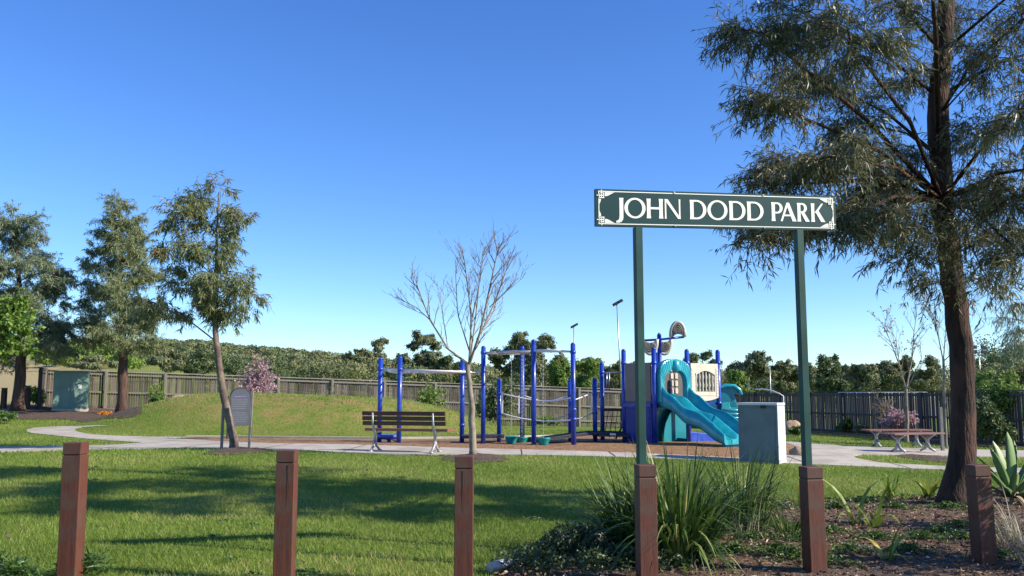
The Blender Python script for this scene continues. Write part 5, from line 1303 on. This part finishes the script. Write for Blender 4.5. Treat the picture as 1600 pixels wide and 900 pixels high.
shrub(525, 620, 39.8, 50, 62, 'bare straw-coloured shrub rising above the fence behind the mound', 'dryleaf', 'shrub', 'shrub', 90, .06, .02, droop=-.2)
shrub(672, 640, 40.5, 52, 64, 'loose green bush against the fence behind the monkey bars', 'bggreen', 'bush', 'bush', 150, .12, .06)
shrub(782, 650, 36.5, 50, 90, 'dense dark green bush behind the short post left of the pod climber', 'bgdark', 'bush', 'bush', 420, .12, .06)
shrub(770, 650, 38.5, 50, 70, 'looser green bush left of the dense dark one by the fence', 'bggreen', 'bush', 'bush', 160, .12, .06)
shrub(845, 665, 41.5, 34, 20, 'low yellow-green shrub at the fence foot between the tall blue posts', 'bggreen', 'shrub', 'shrub', 120, .09, .05)
shrub(866, 665, 42.0, 24, 18, 'low green shrub at the fence foot left of the rightmost tall climbing post', 'bggreen', 'shrub', 'shrub', 90, .09, .05)
shrub(1241, 674, 31, 34, 20, 'leafy green clump at the foot of the rock right of the electrical box', 'cover', 'shrub', 'shrub', 140, .10, .04)
shrub(1322, 674, 35, 34, 22, 'small white-tipped shrub at the foot of the dark fence', 'cover', 'shrub', 'shrub', 120, .09, .05)
shrub(1345, 674, 34, 26, 18, 'small grey shrub between the white-tipped shrub and the dry shrub', 'bggrey', 'shrub', 'shrub', 80, .09, .03)
shrub(246, 646, 34.5, 22, 26, 'small yellow-green plant beside the orange rock', 'cover', 'plant', 'plant', 60, .16, .06)
shrub(168, 641, 35, 34, 8, 'patch of orange flowers at the foot of the fence by the tall gum', 'orange', 'flower_patch', 'flowers', 60, .06, .05)
shrub(8, 662, 30, 46, 18, 'low green shrub at the left edge on the lawn', 'cover', 'shrub', 'shrub', 140, .12, .05)
shrub(55, 640, 38, 30, 40, 'yellow-green shrub behind the short dark bollard', 'bggreen', 'shrub', 'shrub', 90, .10, .06)
shrub(1570, 660, 27.5, 90, 100, 'large yellow-green bush overhanging the dark fence near the right edge', 'bggreen', 'bush', 'bush', 900, .11, .06)
shrub(1540, 660, 26, 60, 70, 'dark green bush in the shade just right of the big gum trunk', 'bgdark', 'bush', 'bush', 500, .11, .06)
shrub(365, 600, 50, 46, 22, 'yellow-flowering shrub showing over the fence left of the blossom tree', 'bggreen', 'shrub', 'shrub', 200, .14, .08)

def rock(px, py, rx, rz, label, Y=None):
    c = G(px, py) if Y is None else GY(px, Y); bm = bmesh.new(); bmesh.ops.create_icosphere(bm, subdivisions=3, radius=1)
    rd = random.Random(int(px))
    off = Vector((rd.uniform(0, 9), 0, 0))
    from mathutils import noise
    for v in bm.verts:
        v.co *= 1 + .28 * noise.noise(v.co * 1.3 + off) + .08 * noise.noise(v.co * 4 + off); v.co = Vector((v.co.x * rx, v.co.y * rx * .8, max(v.co.z, -.5) * rz))
    me = bpy.data.meshes.new('rock'); bm.to_mesh(me); bm.free(); me.materials.append(M['rock']); o = bpy.data.objects.new('rock', me); link(o); o.location = c + Vector((0, 0, rz * .4))
    for p in me.polygons: p.use_smooth = True
    tag(o, label, 'rock')
rock(281, 634, .36, .19, 'orange-tan rock at the left foot of the mound by the fence', 33.5)
rock(1238, 670, .40, .38, 'tan rock against the dark fence right of the electrical box', 33)
rock(1250, 712, .22, .14, 'low brown rock at the end of the playground mulch beside the path')
rock(205, 645, .10, .08, 'small pale stone in the mulch below the tall gum', 34.5)

# ------------------------------------------------------------------ foreground plants
def strappy(base, n, L, wd, lm, name, label, cat, spread=.6, up=1.0, bx=0, parent=None, seed=0, seg=7, baser=.10, fold=False):
    """clump of arching blades: each blade a strip of quads"""
    r = np.random.default_rng(seed + 100); t = thing(name, label, cat, base)
    az = r.random(n) * 6.283; tilt = np.abs(r.normal(size=n)) * spread * .45 + .05; Ls = L * (.45 + .6 * r.random(n))
    p = np.array(list(base)) + np.stack([np.cos(az), np.sin(az), 0 * az], -1) * (r.random(n) ** .5 * baser)[:, None]
    d = np.stack([np.cos(az) * np.sin(tilt) + bx, np.sin(az) * np.sin(tilt), np.cos(tilt) * up], -1); d = nrm(d)
    side = nrm(np.stack([-np.sin(az + r.normal(size=n) * .6), np.cos(az + r.normal(size=n) * .6), 0 * az], -1))
    curv = r.random(n) * .16 * (1 + tilt * 2.5) + .01; broke = r.random(n) < .08
    V_ = []; prev = None
    for k in range(seg + 1):
        f = k / seg; w_ = wd * (1 - f ** 2.2) * (.6 + .4 * min(1, f * 4)) * .5
        a = p - side * w_; b = p + side * w_
        if prev is not None: V_.append(np.stack([prev[0], prev[1], b, a], 1))
        prev = (a, b); p = p + d * (Ls / seg)[:, None]; cc = curv * (1 + f * 1.5) + broke * (.9 if k == seg // 2 else 0)
        d = nrm(d + np.array([0, 0, -1]) * cc[:, None] + np.stack([np.cos(az), np.sin(az), 0 * az], -1) * (cc * .5)[:, None])
    Vq = np.concatenate(V_); v = np.tile(np.clip(r.random(n) * .93 + (r.random(n) < .07) * .3, 0, 1), seg)
    Vq[:, :, 2] = np.maximum(Vq[:, :, 2], base.z - .02)
    quadmesh('leaves', Vq, M[lm], t, v=v); return t
strappy(G(1062, 884), 460, 1.12, .027, 'strap', 'flax_clump', 'big clump of upright strappy green leaves just right of the bollard striped by leaf shadows', 'plant', .52, baser=.22, seed=1)
strappy(GY(985, 8.3), 360, 1.0, .018, 'strap', 'flax_clump', 'strappy green clump showing left of and behind the sign\'s left-leg bollard', 'plant', .62, bx=-.12, baser=.18, seed=2)
strappy(GY(1155, 9.3), 380, 1.02, .016, 'strap', 'flax_clump', 'darker strappy clump behind the big one, in front of the electrical box', 'plant', .6, baser=.22, seed=3)
strappy(GY(1055, 9.0), 90, 1.0, .016, 'strap', 'flax_clump', 'thin tall strappy clump between the two large clumps', 'plant', .6, baser=.2, seed=13)
strappy(GY(1160, 9.0), 80, .55, .010, 'strapdry', 'dry_tuft', 'straw-coloured dead leaves at the foot of the darker strappy clump', 'plant', 1.6, baser=.25, seed=4)
strappy(GY(1075, 7.7), 50, .5, .010, 'strapdry', 'dry_tuft', 'straw-coloured dead leaves at the foot of the big strappy clump', 'plant', 1.6, baser=.2, seed=5)
strappy(GY(1590, 8.3), 330, .62, .009, 'strapdry', 'dry_tuft', 'pale straw grass tussock in the bottom right corner', 'plant', 1.5, baser=.22, seed=6)
strappy(GY(1630, 7.4), 260, .6, .009, 'strapdry', 'dry_tuft', 'pale straw tussock cut by the right edge of the picture', 'plant', 1.5, baser=.22, seed=16)
for px, py, n, L, lab, sd_ in ((1338, 823, 7, .55, 'arching bulb plant standing alone in the mulch, one leaf bent right over', 7), (1392, 784, 26, .42, 'spreading bulb plant at the bed edge left of the big gum trunk', 8), (1452, 784, 16, .40, 'upright bulb plant closest to the big gum trunk', 9), (1250, 800, 8, .4, 'yellowing bulb leaves left of the sign\'s right-leg bollard', 10), (1368, 830, 7, .45, 'sprawling yellow-green bulb leaves in the middle of the mulch', 11), (1385, 882, 9, .38, 'drooping bulb plant with yellow base at the bottom of the picture', 12)):
    strappy(G(px, py), n, L * 1.45, .046, 'bulb', 'bulb_plant', lab, 'plant', 1.0, baser=.03, seed=sd_)
strappy(GY(1225, 9.0), 90, .45, .014, 'strap', 'flax_clump', 'small strappy tuft just left of the sign\'s right-leg bollard', 'plant', 1.2, baser=.15, seed=21)
shrub(1790, 700, 7.3, 260, 330, 'unseen leafy shrub added outside the right edge to dapple the mulch with shade', 'cover', 'shrub', 'shrub', 260, .06, .03)  # this shrub and the next are out of view, added to dapple the bed
shrub(1720, 700, 8.9, 160, 240, 'lower unseen leafy shrub added outside the right edge to cast shade, behind the last bollard', 'cover', 'shrub', 'shrub', 160, .06, .03)
# agave
ag = GY(1572, 11.6); t = thing('agave', 'broad-leaved agave with withered brown tips right of the last bollard', 'plant', ag)
def agleaf(base, d, L, wd, m, curl=.15, th=.02):
    d = Vector(d).normalized(); s_ = d.cross(Vector((0, 0, 1))).normalized() if abs(d.z) < .98 else Vector((1, 0, 0)); nn_ = s_.cross(d).normalized(); b = MB(); n = 8
    k = 0
    for i in range(n + 1):
        f = i / n; w_ = wd * (.45 + 1.1 * f) * (1 - f) ** .55 * 1.0 if f < 1 else .001; w_ = max(w_, .003)
        c = Vector(base) + d * (L * f) + nn_ * (-curl * L * f * f) ; q = th * (1 - f) + .003
        b.v += [tuple(c - s_ * w_ + nn_ * w_ * .3), tuple(c + nn_ * -q * .2), tuple(c + s_ * w_ + nn_ * w_ * .3), tuple(c - nn_ * q)]
    for i in range(n):
        for j in range(4):
            a = i * 4 + j; c = i * 4 + (j + 1) % 4; b.f.append((a, c, c + 4, a + 4)); b.sm.append(True)
    me_ = b.build('leaf', m, t); 
    at = me_.data.attributes.new('v', 'FLOAT', 'FACE'); at.data.foreach_set('value', np.full(len(me_.data.polygons), random.random(), np.float32)); return me_
ra = random.Random(2)
for (dx, dy, dz, L, wd) in [(.0, -.1, 1, .80, .075), (-.35, -.15, 1, .68, .07), (.38, -.1, 1, .66, .07), (-.65, -.25, .75, .6, .065), (.7, -.2, .7, .6, .065), (-.2, -.6, .7, .5, .06), (.3, -.55, .75, .5, .06), (-.75, .2, .5, .5, .06), (.75, .3, .5, .55, .06), (0, .5, .8, .6, .06), (-.5, -.6, .4, .42, .055), (.55, -.6, .35, .42, .055), (-.15, .1, 1, .7, .07), (.18, .2, 1, .74, .07), (-.5, .1, .9, .62, .065), (.5, .15, .9, .62, .065), (-.9, -.3, .35, .5, .055), (.95, -.2, .35, .5, .055)]:
    agleaf((dx * .05, dy * .05, .12), (dx, dy, dz), L * 1.0, wd * 1.25, M['agave'], .12)
for k in range(12):
    a = ra.uniform(3.3, 6.1); agleaf((.1 * math.cos(a), .1 * math.sin(a), .12), (math.cos(a), math.sin(a), ra.uniform(-.1, .9)), ra.uniform(.22, .42), .04, M['dryleaf'], .5)['label'] = 'withered brown leaf'

# scatter: ground cover and litter in the bed
def scatter(n, poly, cond=None):
    lo = poly.min(0); hi = poly.max(0); hi = np.minimum(hi, [9, 16]); X = lo[0] + (hi[0] - lo[0]) * rng.random(n); Y = lo[1] + (hi[1] - lo[1]) * rng.random(n)
    ok = insides(X, Y, poly); 
    if cond is not None: ok &= cond(X, Y)
    return X[ok], Y[ok]
X, Y = scatter(52000, BEDP); n = len(X); Z = gnp(X, Y) + .045 + rng.random(n) * .02
D = rng.normal(size=(n, 3)); D[:, 2] *= .25
tag(quadmesh('leaf_litter', leafquads(np.stack([X, Y, Z], -1), D, .018 + .075 * rng.random(n) ** 2.5, .007 + .016 * rng.random(n), bend=.05), M['litter'], v=np.clip(rng.random(n) ** 1.6 * 1.02, 0, 1)), 'brown bark chips and dead leaves covering the garden bed', 'leaf litter', kind='stuff')
def weedpatches(centers, n_each, rad, h, lm, nm, lab, lL=.035, lW=.02):
    PS = []
    for c in centers:
        n = n_each; a = rng.random(n) * 6.283; q = rng.random(n) ** .6 * rad * (.6 + .5 * np.sin(a * 3 + c.x)); X = c.x + np.cos(a) * q; Y = c.y + np.sin(a) * q * .8; Z = gnp(X, Y) + .03 + rng.random(n) * h * (1 - (q / rad) ** 2 * .7)
        PS.append(np.stack([X, Y, Z], -1))
    P = np.concatenate(PS); D = rng.normal(size=P.shape); D[:, 2] = abs(D[:, 2]) * .8
    tag(quadmesh(nm, leafquads(P, D, lL * (.5 + rng.random(len(P))), lW * (.6 + .8 * rng.random(len(P)))), M[lm], v=rng.random(len(P))), lab, 'ground cover', kind='stuff')
weedpatches([G(*p) for p in [(1310, 800), (1260, 850), (1300, 840), (1200, 830), (1215, 800), (1480, 800), (1470, 840), (1500, 830), (1330, 870), (1150, 870), (1215, 870), (1440, 850), (1505, 850), (1240, 880), (1180, 850), (1560, 880), (1350, 790), (1400, 800), (1290, 890), (1420, 870), (1370, 850), (1530, 800)]], 800, .32, .08, 'cover', 'ground_cover', 'low green weeds in patches through the garden bed', .03, .014)
weedpatches([G(*p) for p in [(850, 885), (880, 880), (920, 885), (960, 890), (900, 862), (870, 872), (965, 870), (820, 895), (850, 900), (990, 895), (1030, 900), (930, 900)]], 520, .30, .17, 'coverdark', 'creeping_shrubs', 'dark small-leaved creeping plants at the front left of the garden bed', .035, .018)
# upright sprigs
for px, py, lab in ((868, 880, 'small upright leafy shrub at the left end of the garden bed'), (905, 872, 'small upright leafy shrub nearer the strappy clump at the left of the bed')):
    b0 = G(px, py); shrub(px, py, b0.y, 70, 62, lab, 'coverdark', 'small_shrub', 'shrub', 90, .035, .016, droop=-.1, twr=.002)
# log and sticks
a = G(765, 897, .05); c = G(812, 889, .05); b = MB(); o_ = (a + c) / 2
b.tube([a - o_, (a.lerp(c, .5) - o_) + Vector((0, 0, .01)), c - o_], [.045, .04, .03], 10, jit=.1); o = b.build('log', M['log']); o.location = o_; tag(o, 'pale weathered log lying at the left end of the garden bed', 'log')
a = G(890, 862, .04); c = G(948, 842, .04); b = MB(); o_ = (a + c) / 2
b.tube([a - o_, (a.lerp(c, .5) - o_) + Vector((0, 0, .02)), c - o_], [.02, .035, .025], 10, jit=.1); o = b.build('log', M['log']); o.location = o_; tag(o, 'thin pale log edging the bed left of the strappy clump', 'log')
# fallen leaves on the lawn
X = []; 
PX = [(491, 818), (340, 828), (65, 735), (195, 731), (571, 740), (1140, 728), (20, 845), (380, 720), (590, 800), (260, 760), (640, 860)]
for i, (px, py) in enumerate(PX):
    c = G(px, py, .045); D = Vector((random.uniform(-1, 1), random.uniform(-1, 1), .3))
    Q = leafquads(np.array([list(c)]), np.array([list(D)]), .07, .04)
    X.append(Q)
tag(quadmesh('fallen_leaves', np.concatenate(X), M['dryleaf'], v=rng.random(len(X)) * .6), 'scattered tan fallen leaves on the lawn', 'leaves', kind='stuff')
_r = np.random.default_rng(77); LW_ = []
for _ in range(26):
    y_ = _r.uniform(6.5, 16); x_ = _r.uniform(-.58, .18) * y_
    LW_.append(Vector((x_, y_, 0)))
weedpatches(LW_, 60, .16, .012, 'cover', 'lawn_weeds', 'flat clover-like weeds scattered through the lawn', .022, .014)
# weedy tufts at the left bottom corner
weedpatches([GY(40, 6.9), GY(150, 7.2), GY(-10, 7.3)], 500, .25, .12, 'cover', 'grass_tufts', 'longer grass tufts in the bottom left corner', .09, .012)
for o in list(bpy.data.objects):
    if o.parent is None and o.type == 'MESH' and o.name.startswith('trunks'): bpy.data.objects.remove(o)
